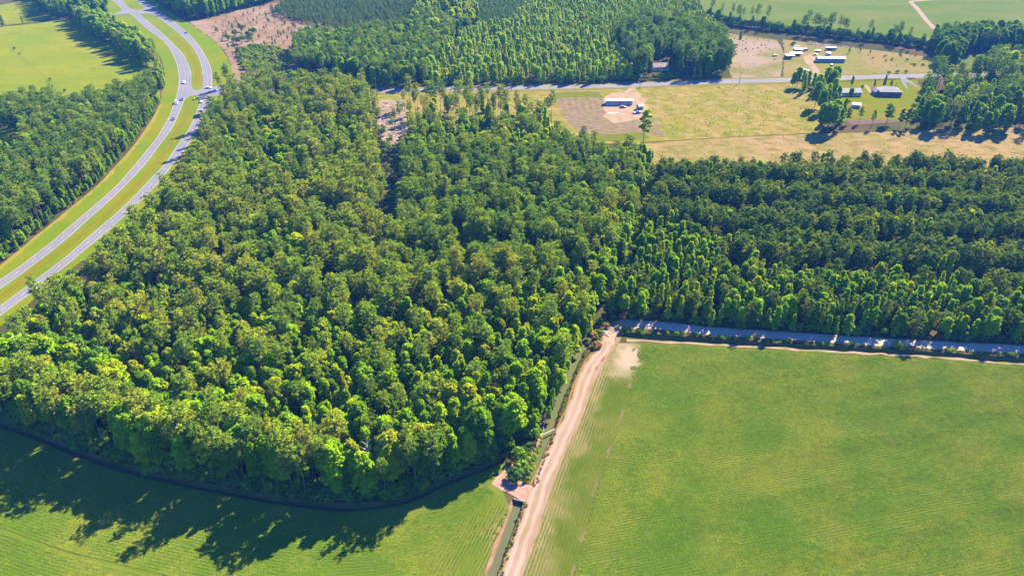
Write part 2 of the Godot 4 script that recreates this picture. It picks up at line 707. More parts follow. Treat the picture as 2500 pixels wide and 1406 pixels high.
# x is forward; kinds: car, pickup, van
func vehicle(called: String, label: String, category: String, p: Vector2, heading: float, shape: String, key: String, colour: Color, group := "") -> Node3D:
	var o := thing(called, label, category, v3(p, 0.06), heading, group)
	var coat := paint("coat_" + key, colour, 0.3)
	coat.clearcoat_enabled = true
	var glass := paint("car_glass", lin(0.02, 0.025, 0.03), 0.08)
	var dark := paint("rubber", lin(0.02, 0.02, 0.02), 0.85)
	var lamp := paint("lamp_glass", lin(0.7, 0.7, 0.65), 0.2)
	var red := paint("rear_lamp", lin(0.35, 0.02, 0.02), 0.3)
	var steel := paint("rim_metal", lin(0.45, 0.45, 0.46), 0.35, 0.8)
	if not car_shapes.has(shape):
		var body := []
		var cabin := []
		var roof := []
		if shape == "car":
			body = [Vector2(-2.2, 0.3), Vector2(2.2, 0.3), Vector2(2.28, 0.55), Vector2(2.15, 0.78), Vector2(1.0, 0.95), Vector2(-1.5, 1.0), Vector2(-2.2, 0.95), Vector2(-2.28, 0.6)]
			cabin = [Vector2(1.0, 0.95), Vector2(0.35, 1.38), Vector2(-1.0, 1.4), Vector2(-1.75, 1.0)]
			roof = [Vector2(0.3, 1.385), Vector2(0.2, 1.46), Vector2(-0.85, 1.47), Vector2(-1.0, 1.405)]
		elif shape == "pickup":
			body = [Vector2(-2.8, 0.45), Vector2(2.8, 0.45), Vector2(2.85, 0.8), Vector2(2.7, 1.1), Vector2(1.35, 1.2), Vector2(-0.5, 1.2), Vector2(-0.55, 0.85), Vector2(-2.6, 0.85), Vector2(-2.65, 1.2), Vector2(-2.8, 1.2)]
			cabin = [Vector2(1.35, 1.2), Vector2(0.75, 1.75), Vector2(-0.4, 1.77), Vector2(-0.5, 1.2)]
			roof = [Vector2(0.7, 1.755), Vector2(0.6, 1.84), Vector2(-0.35, 1.85), Vector2(-0.42, 1.772)]
		else:
			body = [Vector2(-2.6, 0.4), Vector2(2.6, 0.4), Vector2(2.65, 0.9), Vector2(2.3, 1.1), Vector2(-2.6, 1.15)]
			cabin = [Vector2(2.2, 1.12), Vector2(1.5, 1.85), Vector2(-2.5, 1.9), Vector2(-2.58, 1.15)]
			roof = [Vector2(1.45, 1.86), Vector2(1.3, 1.98), Vector2(-2.35, 2.02), Vector2(-2.5, 1.905)]
		var s := Shape.new()
		s.prism(body, 0.9, Color.WHITE, 0.07, 0.7)
		var s2 := Shape.new()
		s2.prism(cabin, 0.82, Color.WHITE, 0.16, 1.2)
		var s3 := Shape.new()
		s3.prism(roof, 0.67, Color.WHITE, 0.1, 1.45)
		var ty := Shape.new()
		ty.tube([Vector3(0, 0, -0.11), Vector3(0, 0, 0.11)], [0.34, 0.34], 12)
		var ri := Shape.new()
		ri.tube([Vector3(0, 0, -0.12), Vector3(0, 0, 0.12)], [0.2, 0.2], 10)
		var hl := Shape.new()
		hl.box(Vector3(-0.05, -0.07, -0.2), Vector3(0.05, 0.07, 0.2), Color.WHITE, 0.02)
		car_shapes[shape] = [s.done(null), s2.done(null), s3.done(null), ty.done(null), ri.done(null), hl.done(null), body]
	var c = car_shapes[shape]
	again("body", c[0], o).material_override = coat
	again("windows", c[1], o).material_override = glass
	again("roof", c[2], o).material_override = coat
	var f: float = c[6][1].x
	for x in [f - 0.85, -f + 0.85]:
		for z in [-0.82, 0.82]:
			var w := again("wheel", c[3], o, Vector3(x, 0.34, z))
			w.material_override = dark
			again("rim", c[4], w).material_override = steel
	for z in [-0.58, 0.58]:
		again("headlight", c[5], o, Vector3(f + 0.02, 0.68, z)).material_override = lamp
		again("tail_light", c[5], o, Vector3(-f - 0.03, 0.75, z)).material_override = red
	return o


func pole(label: String, p: Vector2, high: float, turn: float, lamp := false) -> void:
	var o := thing("utility_pole", label, "utility pole", v3(p), turn, "utility poles along the country road")
	var s := Shape.new()
	s.tube([Vector3(0, -0.3, 0), Vector3(0, high * 0.5, 0), Vector3(0.05, high, 0)], [0.2, 0.16, 0.11], 8)
	var grey := paint("pole_wood", lin(0.22, 0.19, 0.16), 0.9)
	obj("post", s, grey, o)
	var x := Shape.new()
	x.box(Vector3(-0.06, high - 0.85, -1.2), Vector3(0.06, high - 0.7, 1.2), Color.WHITE, 0.01)
	obj("crossarm", x, grey, o)
	var ins := Shape.new()
	ins.tube([Vector3(0, 0, 0), Vector3(0, 0.2, 0)], [0.07, 0.04], 6)
	var im := ins.done(paint("porcelain", lin(0.5, 0.5, 0.48), 0.3))
	for z in [-1.1, -0.4, 0.4, 1.1]:
		again("insulator", im, o, Vector3(0, high - 0.7, z))
	if lamp:
		var t := Shape.new()
		t.tube([Vector3(0, 0, 0), Vector3(0, 0.9, 0)], [0.28, 0.28], 10)
		again("transformer", t.done(paint("transformer_grey", lin(0.55, 0.56, 0.57), 0.5)), o, Vector3(0.36, high - 2.2, 0))


# a house: long along x, deep along z, walls high, roof rising by up; hip 0 gable to 1 hipped
func house(called: String, label: String, category: String, p: Vector2, turn: float, long: float, deep: float, high: float, up: float, hip: float, wall: Material, roof: Material, windows: Array, doors: Array, base := 0.0) -> Node3D:
	var o := thing(called, label, category, v3(p, 0.0), turn)
	var lx := long / 2.0
	var lz := deep / 2.0
	var w := Shape.new()
	w.box(Vector3(-lx, 0, -lz), Vector3(lx, high, lz))
	if hip < 0.5:
		w.tri(Vector3(-lx, high, -lz), Vector3(-lx, high + up, 0), Vector3(-lx, high, lz), Color.WHITE)
		w.tri(Vector3(lx, high, -lz), Vector3(lx, high, lz), Vector3(lx, high + up, 0), Color.WHITE)
	obj("wall", w, wall, o)
	var e := 0.45
	var r := Shape.new()
	var k := lx + 0.3 - hip * lz
	var y0 := high - 0.12
	var y1 := high + up
	var a := [Vector3(-lx - e, y0, -lz - e), Vector3(lx + e, y0, -lz - e), Vector3(lx + e, y0, lz + e), Vector3(-lx - e, y0, lz + e)]
	var b := [Vector3(-k, y1, 0), Vector3(k, y1, 0)]
	var th := Vector3(0, 0.16, 0)
	for top in [th, Vector3.ZERO]:
		r.quad(a[0] + top, a[1] + top, b[1] + top, b[0] + top, Color.WHITE)
		r.quad(a[2] + top, a[3] + top, b[0] + top, b[1] + top, Color.WHITE)
		if hip >= 0.5:
			r.tri(a[1] + top, a[2] + top, b[1] + top, Color.WHITE)
			r.tri(a[3] + top, a[0] + top, b[0] + top, Color.WHITE)
	for i in 4:
		if hip >= 0.5 or i % 2 == 0:
			r.quad(a[i], a[(i + 1) % 4], a[(i + 1) % 4] + th, a[i] + th, Color.WHITE)
	if hip < 0.5:
		for s in [[0, 3, 0], [1, 2, 1]]:
			r.quad(a[s[0]], b[s[2]], b[s[2]] + th, a[s[0]] + th, Color.WHITE)
			r.quad(a[s[1]], b[s[2]], b[s[2]] + th, a[s[1]] + th, Color.WHITE)
	if hip < 0.5:
		for i in int(long / 0.8):
			var x := -lx + 0.4 + i * 0.8
			for s in [-1.0, 1.0]:
				r.quad(Vector3(x - 0.05, y0 + 0.2, (lz + e) * s), Vector3(x + 0.05, y0 + 0.2, (lz + e) * s), Vector3(x + 0.05, y1 + 0.2, 0.02 * s), Vector3(x - 0.05, y1 + 0.2, 0.02 * s), Color.WHITE)
				r.quad(Vector3(x - 0.05, y0 + 0.2, (lz + e) * s), Vector3(x - 0.05, y0 + 0.1, (lz + e) * s), Vector3(x - 0.05, y1 + 0.1, 0.02 * s), Vector3(x - 0.05, y1 + 0.2, 0.02 * s), Color.WHITE)
				r.quad(Vector3(x + 0.05, y0 + 0.2, (lz + e) * s), Vector3(x + 0.05, y0 + 0.1, (lz + e) * s), Vector3(x + 0.05, y1 + 0.1, 0.02 * s), Vector3(x + 0.05, y1 + 0.2, 0.02 * s), Color.WHITE)
	obj("roof", r, roof, o)
	var frame := paint("window_white", lin(0.7, 0.7, 0.68), 0.5)
	var pane := paint("window_dark", lin(0.03, 0.04, 0.05), 0.1)
	for q in windows:     # [x, height of the sill, width, height, side]
		var f := Shape.new()
		f.box(Vector3(-q[2] / 2.0 - 0.08, -0.08, -0.05), Vector3(q[2] / 2.0 + 0.08, q[3] + 0.08, 0.05), Color.WHITE, 0.01)
		var n := obj("window", f, frame, o)
		n.position = Vector3(q[0], q[1], (lz + 0.03) * q[4])
		var g := Shape.new()
		g.box(Vector3(-q[2] / 2.0, 0, -0.08), Vector3(q[2] / 2.0, q[3] / 2.0 - 0.03, 0.08))
		g.box(Vector3(-q[2] / 2.0, q[3] / 2.0 + 0.03, -0.08), Vector3(q[2] / 2.0, q[3], 0.08))
		obj("pane", g, pane, n)
	for q in doors:
		var f := Shape.new()
		f.box(Vector3(-0.48, 0, -0.06), Vector3(0.48, 2.05, 0.06), Color.WHITE, 0.01)
		var n := obj("door", f, paint("door_brown", lin(0.12, 0.08, 0.06), 0.5), o)
		n.position = Vector3(q[0], base + 0.05, (lz + 0.03) * q[1])
		var h := Shape.new()
		h.box(Vector3(0.3, 0.95, -0.12), Vector3(0.38, 1.05, 0.12), Color.WHITE, 0.02)
		obj("handle", h, paint("brass", lin(0.4, 0.3, 0.12), 0.3, 0.9), n)
		if base > 0.2:
			var st := Shape.new()
			for i in 3:
				st.box(Vector3(-0.6, 0, i * 0.3), Vector3(0.6, base * (3 - i) / 3.0 - 0.02, i * 0.3 + 0.32), Color.WHITE, 0.01)
			var sn := obj("steps", st, paint("step_wood", lin(0.3, 0.24, 0.17), 0.9), o)
			sn.position = Vector3(q[0], 0.0, (lz + 0.06) * q[1])
			if q[1] < 0:
				sn.rotation.y = PI
	return o


# an open shed: metal roof on posts
func open_shed(label: String, p: Vector2, turn: float, long: float, deep: float, high: float, roof: Material) -> void:
	var o := thing("open_shed", label, "shed", v3(p), turn, "open metal sheds beside the sandy drive")
	var po := Shape.new()
	po.box(Vector3(-0.08, -0.2, -0.08), Vector3(0.08, high, 0.08))
	var pm := po.done(paint("post_wood", lin(0.2, 0.17, 0.13), 0.9))
	for x in [-long / 2.0 + 0.3, 0.0, long / 2.0 - 0.3]:
		for z in [-deep / 2.0 + 0.3, deep / 2.0 - 0.3]:
			again("post", pm, o, Vector3(x, 0, z))
	var r := Shape.new()
	var n := int(long / 0.6)
	for i in n:
		var x0 := -long / 2.0 + long * i / n
		var x1 := -long / 2.0 + long * (i + 0.8) / n
		var x2 := -long / 2.0 + long * (i + 1.0) / n
		for s in [[x0, x1, 0.0, 0.0], [x1, x2, 0.0, 0.05]]:
			r.quad(Vector3(s[0], high + 0.7 + s[2], -deep / 2.0), Vector3(s[1], high + 0.7 + s[3], -deep / 2.0), Vector3(s[1], high + 0.1 + s[3], deep / 2.0), Vector3(s[0], high + 0.1 + s[2], deep / 2.0), Color.WHITE)
	obj("roof", r, roof, o)
	var w := Shape.new()
	w.box(Vector3(-long / 2.0, 0.0, -deep / 2.0), Vector3(long / 2.0, high + 0.6, -deep / 2.0 + 0.1))
	obj("wall", w, paint("shed_dark_wall", lin(0.08, 0.08, 0.09), 0.8), o)


func _ready() -> void:
	# ---- camera, sky, sun, exposure
	var cam := Camera3D.new()
	cam.name = "camera"
	add_child(cam)
	cam.position = Vector3(0, EYE_HEIGHT, 0)
	cam.rotation_degrees = Vector3(-PITCH, 0, 0)
	cam.fov = 44.46
	cam.far = 6000.0
	cam.current = true
	var env := Environment.new()
	env.background_mode = Environment.BG_SKY
	var sky := Sky.new()
	var sm := ProceduralSkyMaterial.new()
	sm.sky_top_color = Color(0.16, 0.36, 0.74)
	sm.sky_horizon_color = Color(0.42, 0.60, 0.86)
	sm.sky_curve = 0.16
	sm.ground_bottom_color = Color(0.12, 0.16, 0.1)
	sm.ground_horizon_color = Color(0.35, 0.45, 0.5)
	sm.sky_energy_multiplier = 0.86
	sm.sun_angle_max = 12.0
	sky.sky_material = sm
	env.sky = sky
	env.tonemap_mode = Environment.TONE_MAPPER_LINEAR
	env.tonemap_exposure = 10.4
	env.sdfgi_enabled = true
	env.ssao_enabled = true
	env.ssil_enabled = true
	env.fog_enabled = true
	env.fog_mode = Environment.FOG_MODE_EXPONENTIAL
	env.fog_density = 0.000045
	env.fog_light_color = Color(0.36, 0.66, 1.0)
	var we := WorldEnvironment.new()
	we.name = "world_environment"
	we.environment = env
	add_child(we)
	var sun := DirectionalLight3D.new()
	sun.name = "sun"
	sun.light_energy = 1.6
	sun.light_color = Color(1.0, 0.94, 0.82)
	sun.light_angular_distance = 0.5
	sun.shadow_enabled = true
	add_child(sun)
	var el := deg_to_rad(35.0)
	var az := deg_to_rad(127.0)
	sun.look_at_from_position(Vector3.ZERO, Vector3(cos(az) * cos(el), -sin(el), sin(az) * cos(el)))

	rng.seed = 20240611
	for n in [[wide, 0.012, 1], [mid, 0.05, 2], [fine, 0.16, 3]]:
		n[0].noise_type = FastNoiseLite.TYPE_SIMPLEX_SMOOTH
		n[0].frequency = n[1]
		n[0].seed = n[2]
		n[0].fractal_octaves = 3

	# ---- lines that the land follows
	var woods_ditch := smooth([Vector2(-339.5, -223.3), Vector2(-253.4, -196.7), Vector2(-194.6, -175.1), Vector2(-161.7, -165.3), Vector2(-145.3, -159.2), Vector2(-128.9, -152.1), Vector2(-110.5, -145.6), Vector2(-93.8, -141.2), Vector2(-77.7, -137.4), Vector2(-63.6, -134.5), Vector2(-47.5, -132.4), Vector2(-34.2, -133.8), Vector2(-27.6, -136.0), Vector2(-17.7, -142.3), Vector2(-6.1, -148.6), Vector2(1.5, -154.3)], 3.0)
	var low_ditch := smooth([Vector2(-8.7, -98.3), Vector2(-6.9, -105.8), Vector2(-4.9, -110.9), Vector2(-1.6, -122.7), Vector2(1.4, -132.5), Vector2(2.1, -134.5)], 2.5)
	var high_ditch := smooth([Vector2(4.7, -141.1), Vector2(7.6, -150.6), Vector2(10.1, -157.8), Vector2(12.5, -168.0), Vector2(15.3, -177.2), Vector2(18.8, -187.7), Vector2(23.5, -201.4), Vector2(27.6, -210.6), Vector2(29.3, -213.9)], 2.5)
	var track_ditch := smooth([Vector2(41.7, -213.9), Vector2(47.3, -212.7), Vector2(59.2, -211.1), Vector2(70.5, -209.3), Vector2(99.9, -206.1), Vector2(142.1, -201.9), Vector2(181.6, -197.6), Vector2(221.6, -193.0)], 3.0)
	free_for_ditch(woods_ditch, 1.5)
	free_for_ditch(low_ditch, 2.3)
	free_for_ditch(high_ditch, 2.3)
	free_for_ditch(track_ditch, 1.9)

	# ---- ground materials
	var turf := grain(0.5, 1.0, 0.06, 512)
	var grit := grain(0.72, 1.0, 0.09, 512)
	var rough := grain(0.58, 1.0, 0.06, 512)
	var grass_m := ground_mat("turf", 14.0, turf)
	var soil_m := ground_mat("soil", 9.0, grit)
	var rough_m := ground_mat("rough", 17.0, rough)
	var tar_m := ground_mat("tar", 7.0, grain(0.88, 1.0, 0.12, 512), 0.85)

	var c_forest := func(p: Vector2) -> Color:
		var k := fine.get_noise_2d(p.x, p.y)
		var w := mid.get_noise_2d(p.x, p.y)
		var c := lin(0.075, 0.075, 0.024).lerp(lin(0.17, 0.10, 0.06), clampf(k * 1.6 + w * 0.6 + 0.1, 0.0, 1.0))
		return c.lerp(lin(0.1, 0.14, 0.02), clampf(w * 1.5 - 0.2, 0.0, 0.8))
	var around := PackedVector2Array([Vector2(-1500, 120), Vector2(1500, 120), Vector2(1500, -1700), Vector2(-1500, -1700)])
	sheet("ground", around, 0.0, 20.0, c_forest, rough_m, "brown and green woodland floor under all the trees", "ground")

	# ---- grazing land and lawns
	var c_pasture := func(p: Vector2) -> Color:
		var k := wide.get_noise_2d(p.x, p.y)
		var w := mid.get_noise_2d(p.x * 0.5, p.y * 2.0)
		var c := lin(0.20, 0.255, 0.010).lerp(lin(0.275, 0.275, 0.014), clampf(0.5 + k * 0.9, 0.0, 1.0))
		return c.lerp(lin(0.155, 0.225, 0.008), clampf(w * 1.4, 0.0, 0.7))
	sheet("pasture", ragged([Vector2(-547.1, -708.2), Vector2(-513.4, -737.1), Vector2(-488.3, -754.3), Vector2(-464.0, -780.5), Vector2(-435.8, -758.3), Vector2(-366.3, -686.2), Vector2(-300.7, -604.9), Vector2(-252.0, -498.1), Vector2(-273.4, -458.1), Vector2(-296.7, -426.8), Vector2(-279.2, -356.4), Vector2(-293.9, -335.3)], 1.0), 0.05, 6.0, c_pasture, grass_m, "bright yellow-green pasture left of the highway", "pasture")
	sheet("pasture", ragged([Vector2(-625.7, -823.9), Vector2(-584.1, -852.1), Vector2(-570.3, -884.7), Vector2(-543.8, -861.9), Vector2(-482.7, -778.4), Vector2(-492.8, -762.2), Vector2(-518.0, -744.7), Vector2(-551.9, -715.3)], 1.0), 0.05, 6.0, c_pasture, grass_m, "small bright pasture at the upper left corner", "pasture")

	# the highway: grass, two carriageways and their openings
	var a_left := smooth([Vector2(-222.0, -217.9), Vector2(-218.6, -233.9), Vector2(-215.8, -253.3), Vector2(-214.1, -263.0), Vector2(-213.2, -276.4), Vector2(-212.5, -287.4), Vector2(-212.6, -298.5), Vector2(-212.3, -313.3), Vector2(-212.2, -333.8), Vector2(-212.7, -350.4), Vector2(-214.7, -368.6), Vector2(-216.0, -379.7), Vector2(-219.3, -402.1), Vector2(-221.9, -420.9), Vector2(-226.8, -443.5), Vector2(-230.7, -460.6), Vector2(-237.3, -484.1), Vector2(-241.9, -499.0), Vector2(-246.7, -514.7), Vector2(-252.8, -532.3), Vector2(-260.1, -551.0), Vector2(-271.1, -576.9), Vector2(-282.0, -600.2), Vector2(-299.3, -633.8), Vector2(-313.8, -659.1), Vector2(-328.9, -682.9), Vector2(-358.4, -722.4), Vector2(-392.3, -771.0), Vector2(-408.9, -795.2), Vector2(-420.8, -810.4), Vector2(-431.5, -823.2), Vector2(-453.9, -857.0), Vector2(-471.4, -882.1), Vector2(-538.9, -981.5)])
	var a_right := smooth([Vector2(-217.4, -211.4), Vector2(-213.8, -226.7), Vector2(-210.8, -245.2), Vector2(-208.9, -258.3), Vector2(-207.4, -274.8), Vector2(-206.5, -291.4), Vector2(-206.8, -302.7), Vector2(-206.7, -322.6), Vector2(-207.1, -342.0), Vector2(-208.0, -357.5), Vector2(-210.3, -381.8), Vector2(-214.2, -406.9), Vector2(-216.7, -423.1), Vector2(-219.7, -441.2), Vector2(-225.8, -465.6), Vector2(-231.3, -485.9), Vector2(-235.8, -502.9), Vector2(-239.9, -518.8), Vector2(-244.7, -535.6), Vector2(-249.9, -551.0), Vector2(-259.1, -573.2), Vector2(-268.0, -591.8), Vector2(-285.8, -626.2), Vector2(-307.3, -660.0), Vector2(-331.4, -697.4), Vector2(-359.6, -738.5), Vector2(-383.6, -773.5), Vector2(-396.6, -793.1), Vector2(-410.7, -812.7), Vector2(-422.2, -826.2), Vector2(-440.6, -852.1), Vector2(-460.3, -882.1), Vector2(-527.7, -981.5)])
	var b_left := smooth([Vector2(-210.4, -201.4), Vector2(-206.6, -215.8), Vector2(-203.4, -233.2), Vector2(-202.7, -238.9), Vector2(-201.5, -247.8), Vector2(-200.1, -257.6), Vector2(-198.3, -274.3), Vector2(-198.1, -285.8), Vector2(-197.9, -295.1), Vector2(-197.3, -306.2), Vector2(-196.7, -323.1), Vector2(-197.4, -344.2), Vector2(-198.5, -361.5), Vector2(-199.1, -377.9), Vector2(-202.6, -400.1), Vector2(-207.5, -432.3), Vector2(-210.2, -446.7), Vector2(-214.1, -463.9), Vector2(-219.7, -484.1), Vector2(-223.1, -497.1), Vector2(-227.8, -512.7), Vector2(-234.1, -531.3), Vector2(-240.8, -549.9), Vector2(-250.6, -574.4), Vector2(-261.5, -600.1), Vector2(-276.9, -631.5), Vector2(-293.8, -662.2), Vector2(-316.0, -697.4), Vector2(-339.0, -731.6), Vector2(-364.8, -768.2), Vector2(-386.1, -797.3), Vector2(-398.7, -814.9), Vector2(-413.7, -836.6), Vector2(-443.6, -882.1), Vector2(-508.6, -981.5)])
	var b_right := smooth([Vector2(-205.1, -193.9), Vector2(-201.5, -208.1), Vector2(-198.7, -225.6), Vector2(-198.2, -230.1), Vector2(-196.7, -238.4), Vector2(-195.2, -253.0), Vector2(-193.8, -263.5), Vector2(-192.5, -282.7), Vector2(-191.5, -293.9), Vector2(-191.1, -307.5), Vector2(-190.6, -324.5), Vector2(-190.9, -342.7), Vector2(-192.0, -360.9), Vector2(-193.8, -375.8), Vector2(-194.7, -389.7), Vector2(-197.7, -411.7), Vector2(-200.9, -431.2), Vector2(-205.0, -449.1), Vector2(-208.6, -463.9), Vector2(-211.5, -477.8), Vector2(-213.6, -487.8), Vector2(-217.8, -502.9), Vector2(-223.3, -520.8), Vector2(-231.3, -544.3), Vector2(-238.5, -563.7), Vector2(-250.2, -591.8), Vector2(-268.3, -628.1), Vector2(-290.0, -668.4), Vector2(-315.1, -710.7), Vector2(-347.1, -758.3), Vector2(-372.9, -795.2), Vector2(-391.7, -823.9), Vector2(-412.1, -852.1), Vector2(-434.3, -882.1), Vector2(-498.0, -981.5)])
	var near_a := even(a_left, 160)
	var c_verge := func(p: Vector2) -> Color:
		var k := wide.get_noise_2d(p.x * 2.0, p.y * 2.0)
		var w := mid.get_noise_2d(p.x, p.y)
		var c := lin(0.145, 0.235, 0.004).lerp(lin(0.225, 0.24, 0.006), clampf(0.45 + k, 0.0, 1.0))
		c = c.lerp(lin(0.28, 0.19, 0.02), clampf(w * 1.3 - 0.35, 0.0, 0.6))
		return c
	sheet("highway_verge", ragged([Vector2(-222.8, -214.7), Vector2(-217.9, -230.4), Vector2(-221.9, -263.2), Vector2(-222.1, -271.7), Vector2(-222.1, -280.8), Vector2(-222.5, -290.6), Vector2(-222.2, -296.8), Vector2(-222.1, -332.3), Vector2(-222.5, -351.5), Vector2(-224.7, -368.9), Vector2(-225.6, -379.1), Vector2(-230.2, -411.0), Vector2(-235.6, -438.1), Vector2(-241.5, -464.8), Vector2(-247.2, -485.9), Vector2(-252.9, -502.9), Vector2(-262.6, -528.1), Vector2(-272.5, -555.6), Vector2(-286.3, -585.5), Vector2(-302.9, -618.4), Vector2(-324.2, -653.0), Vector2(-346.4, -682.9), Vector2(-373.6, -718.8), Vector2(-401.5, -752.4), Vector2(-423.5, -782.5), Vector2(-451.2, -810.4), Vector2(-489.2, -882.1), Vector2(-549.5, -981.5), Vector2(-491.1, -981.5), Vector2(-437.2, -903.2), Vector2(-391.2, -837.8), Vector2(-355.0, -784.6), Vector2(-334.7, -760.2), Vector2(-298.9, -708.2), Vector2(-272.7, -670.0), Vector2(-253.0, -633.8), Vector2(-237.1, -600.9), Vector2(-219.2, -555.6), Vector2(-205.2, -506.8), Vector2(-210.4, -498.1), Vector2(-209.4, -482.3), Vector2(-202.8, -456.4), Vector2(-197.0, -422.4), Vector2(-192.4, -397.5), Vector2(-191.6, -378.5), Vector2(-187.6, -351.0), Vector2(-186.9, -329.3), Vector2(-186.1, -300.6), Vector2(-188.3, -277.7), Vector2(-189.8, -259.7), Vector2(-192.3, -245.2), Vector2(-193.2, -232.5), Vector2(-194.7, -219.0), Vector2(-197.8, -200.2), Vector2(-202.7, -186.6)], 1.2), 0.06, 4.0, c_verge, grass_m, "yellow-green mown grass strips beside the divided highway", "grass verge")
	# the worn earth at the foot of the trees
	var c_earth := func(p: Vector2, f: float) -> Color:
		var k := fine.get_noise_2d(p.x * 1.5, p.y * 1.5)
		return lin(0.30, 0.185, 0.04).lerp(lin(0.19, 0.21, 0.012), clampf(0.5 + k * 1.6 + absf(f - 0.4) * 0.9 - 0.1, 0.0, 1.0))
	var foot := smooth([Vector2(-226.6, -224.5), Vector2(-224.6, -243.0), Vector2(-222.3, -263.9), Vector2(-222.3, -272.1), Vector2(-222.1, -280.8), Vector2(-222.5, -290.6), Vector2(-222.2, -296.8), Vector2(-222.1, -332.3), Vector2(-222.5, -351.5), Vector2(-224.7, -368.9), Vector2(-225.6, -379.1), Vector2(-230.2, -411.0), Vector2(-235.6, -438.1), Vector2(-241.5, -464.8), Vector2(-247.7, -487.8)])
	var foot_w := []
	for i in foot.size():
		foot_w.append(foot[i] + (beside(foot, 2.6)[i] - foot[i]) * maxf(0.1, 0.55 + 1.1 * fine.get_noise_2d(foot[i].x * 0.6, foot[i].y * 0.6)))
	band("bare_earth_edge", beside(foot, -0.6), foot_w, 0.09, c_earth, soil_m, "orange bare earth strip along the left woods by the highway", "bare earth")
	# the median's dry hollow
	var c_dry := func(p: Vector2, f: float) -> Color:
		var k := fine.get_noise_2d(p.x, p.y)
		return lin(0.19, 0.185, 0.006).lerp(lin(0.27, 0.20, 0.014), clampf((0.5 - absf(f - 0.5)) * 2.2 + k * 0.9 - 0.25, 0.0, 1.0))
	var hollow := smooth([Vector2(-213.3, -205.6), Vector2(-206.6, -238.4), Vector2(-205.5, -265.6), Vector2(-202.0, -293.5), Vector2(-200.7, -331.8), Vector2(-204.3, -379.7), Vector2(-215.0, -442.0), Vector2(-224.8, -482.3), Vector2(-228.2, -497.1)])
	band("median_hollow", beside(hollow, -1.7), beside(hollow, 1.5), 0.09, c_dry, grass_m, "yellow-orange dry line down the highway median", "grass verge")
	var hollow2 := smooth([Vector2(-240.5, -538.8), Vector2(-251.5, -567.2), Vector2(-269.9, -607.5), Vector2(-296.0, -654.5), Vector2(-324.8, -697.9)])
	band("median_hollow", beside(hollow2, -1.7), beside(hollow2, 1.7), 0.09, c_dry, grass_m, "yellow-orange dry line down the upper highway median", "grass verge")

	var c_tar := func(p: Vector2, f: float) -> Color:
		var k := wide.get_noise_2d(p.x * 2.0, p.y * 2.0) * 0.012 + fine.get_noise_2d(p.x, p.y) * 0.008
		var lane := absf(fmod(f * 2.0, 1.0) - 0.5)
		var v := 0.165 + k - 0.022 * clampf(1.0 - absf(lane - 0.22) * 8.0, 0.0, 1.0)
		return lin(v * 1.02, v * 0.985, v * 1.06)
	var n_road := 170
	band("highway", even(a_left, n_road), even(a_right, n_road), 0.13, c_tar, tar_m, "pale grey left carriageway of the divided highway", "road", 8)
	band("highway", even(b_left, n_road), even(b_right, n_road), 0.13, c_tar, tar_m, "pale grey right carriageway of the divided highway", "road", 8)
	var c_flat := func(p: Vector2) -> Color:
		var v: float = 0.162 + fine.get_noise_2d(p.x, p.y) * 0.012
		return lin(v * 1.02, v * 0.985, v * 1.05)
	sheet("highway_opening", PackedVector2Array([Vector2(-234.4, -497.1), Vector2(-234.9, -502.9), Vector2(-234.0, -507.5), Vector2(-231.6, -509.1), Vector2(-228.0, -505.8), Vector2(-222.6, -496.2), Vector2(-219.4, -497.1), Vector2(-218.7, -504.8), Vector2(-213.9, -509.7), Vector2(-209.1, -514.7), Vector2(-197.1, -518.8), Vector2(-200.8, -530.2), Vector2(-215.8, -534.5), Vector2(-222.3, -534.5), Vector2(-226.4, -530.2), Vector2(-233.4, -536.6), Vector2(-237.1, -539.9), Vector2(-234.2, -531.0), Vector2(-233.5, -524.3), Vector2(-235.0, -521.9), Vector2(-237.9, -523.9), Vector2(-241.5, -529.7), Vector2(-246.2, -539.9), Vector2(-241.9, -520.8)]), 0.16, 4.0, c_flat, tar_m, "paved opening where the country road meets the highway", "road")
	sheet("highway_opening", PackedVector2Array([Vector2(-417.0, -806.0), Vector2(-410.0, -808.2), Vector2(-399.5, -800.6), Vector2(-395.5, -802.5), Vector2(-390.9, -803.2), Vector2(-386.2, -798.4), Vector2(-388.7, -810.4), Vector2(-411.0, -847.3), Vector2(-412.1, -833.1), Vector2(-409.9, -823.9), Vector2(-414.3, -821.7), Vector2(-424.7, -828.5), Vector2(-431.0, -821.7), Vector2(-429.6, -808.2), Vector2(-429.2, -794.3), Vector2(-423.6, -797.3), Vector2(-416.3, -800.6)]), 0.16, 4.0, c_flat, tar_m, "paved opening across the highway near the top", "road")
	var paint_m := paint("road_paint", lin(0.24, 0.2, 0.12), 0.8)
	for e in [[a_left, 0.45, "left edge line of the left carriageway"], [b_right, -0.45, "right edge line of the right carriageway"], [b_left, 0.45, "left edge line of the right carriageway"], [a_right, -0.45, "right edge line of the left carriageway"]]:
		var line := []
		var inner: bool = e[0] == b_left or e[0] == a_right
		var part := 0
		for p in beside(even(e[0], 300), e[1]):
			if inner and (p.y < -505.0 and p.y > -562.0 or p.y < -775.0 and p.y > -850.0):
				if line.size() > 1:
					stripe("edge_line", line, 0.2, 0.15, paint_m, e[2] + [", near part", ", middle part", ", far part"][part])
					part += 1
				line = []
			else:
				line.append(p)
		if line.size() > 1:
			stripe("edge_line", line, 0.2, 0.15, paint_m, e[2] + ([", near part", ", middle part", ", far part"][part] if inner else ""))
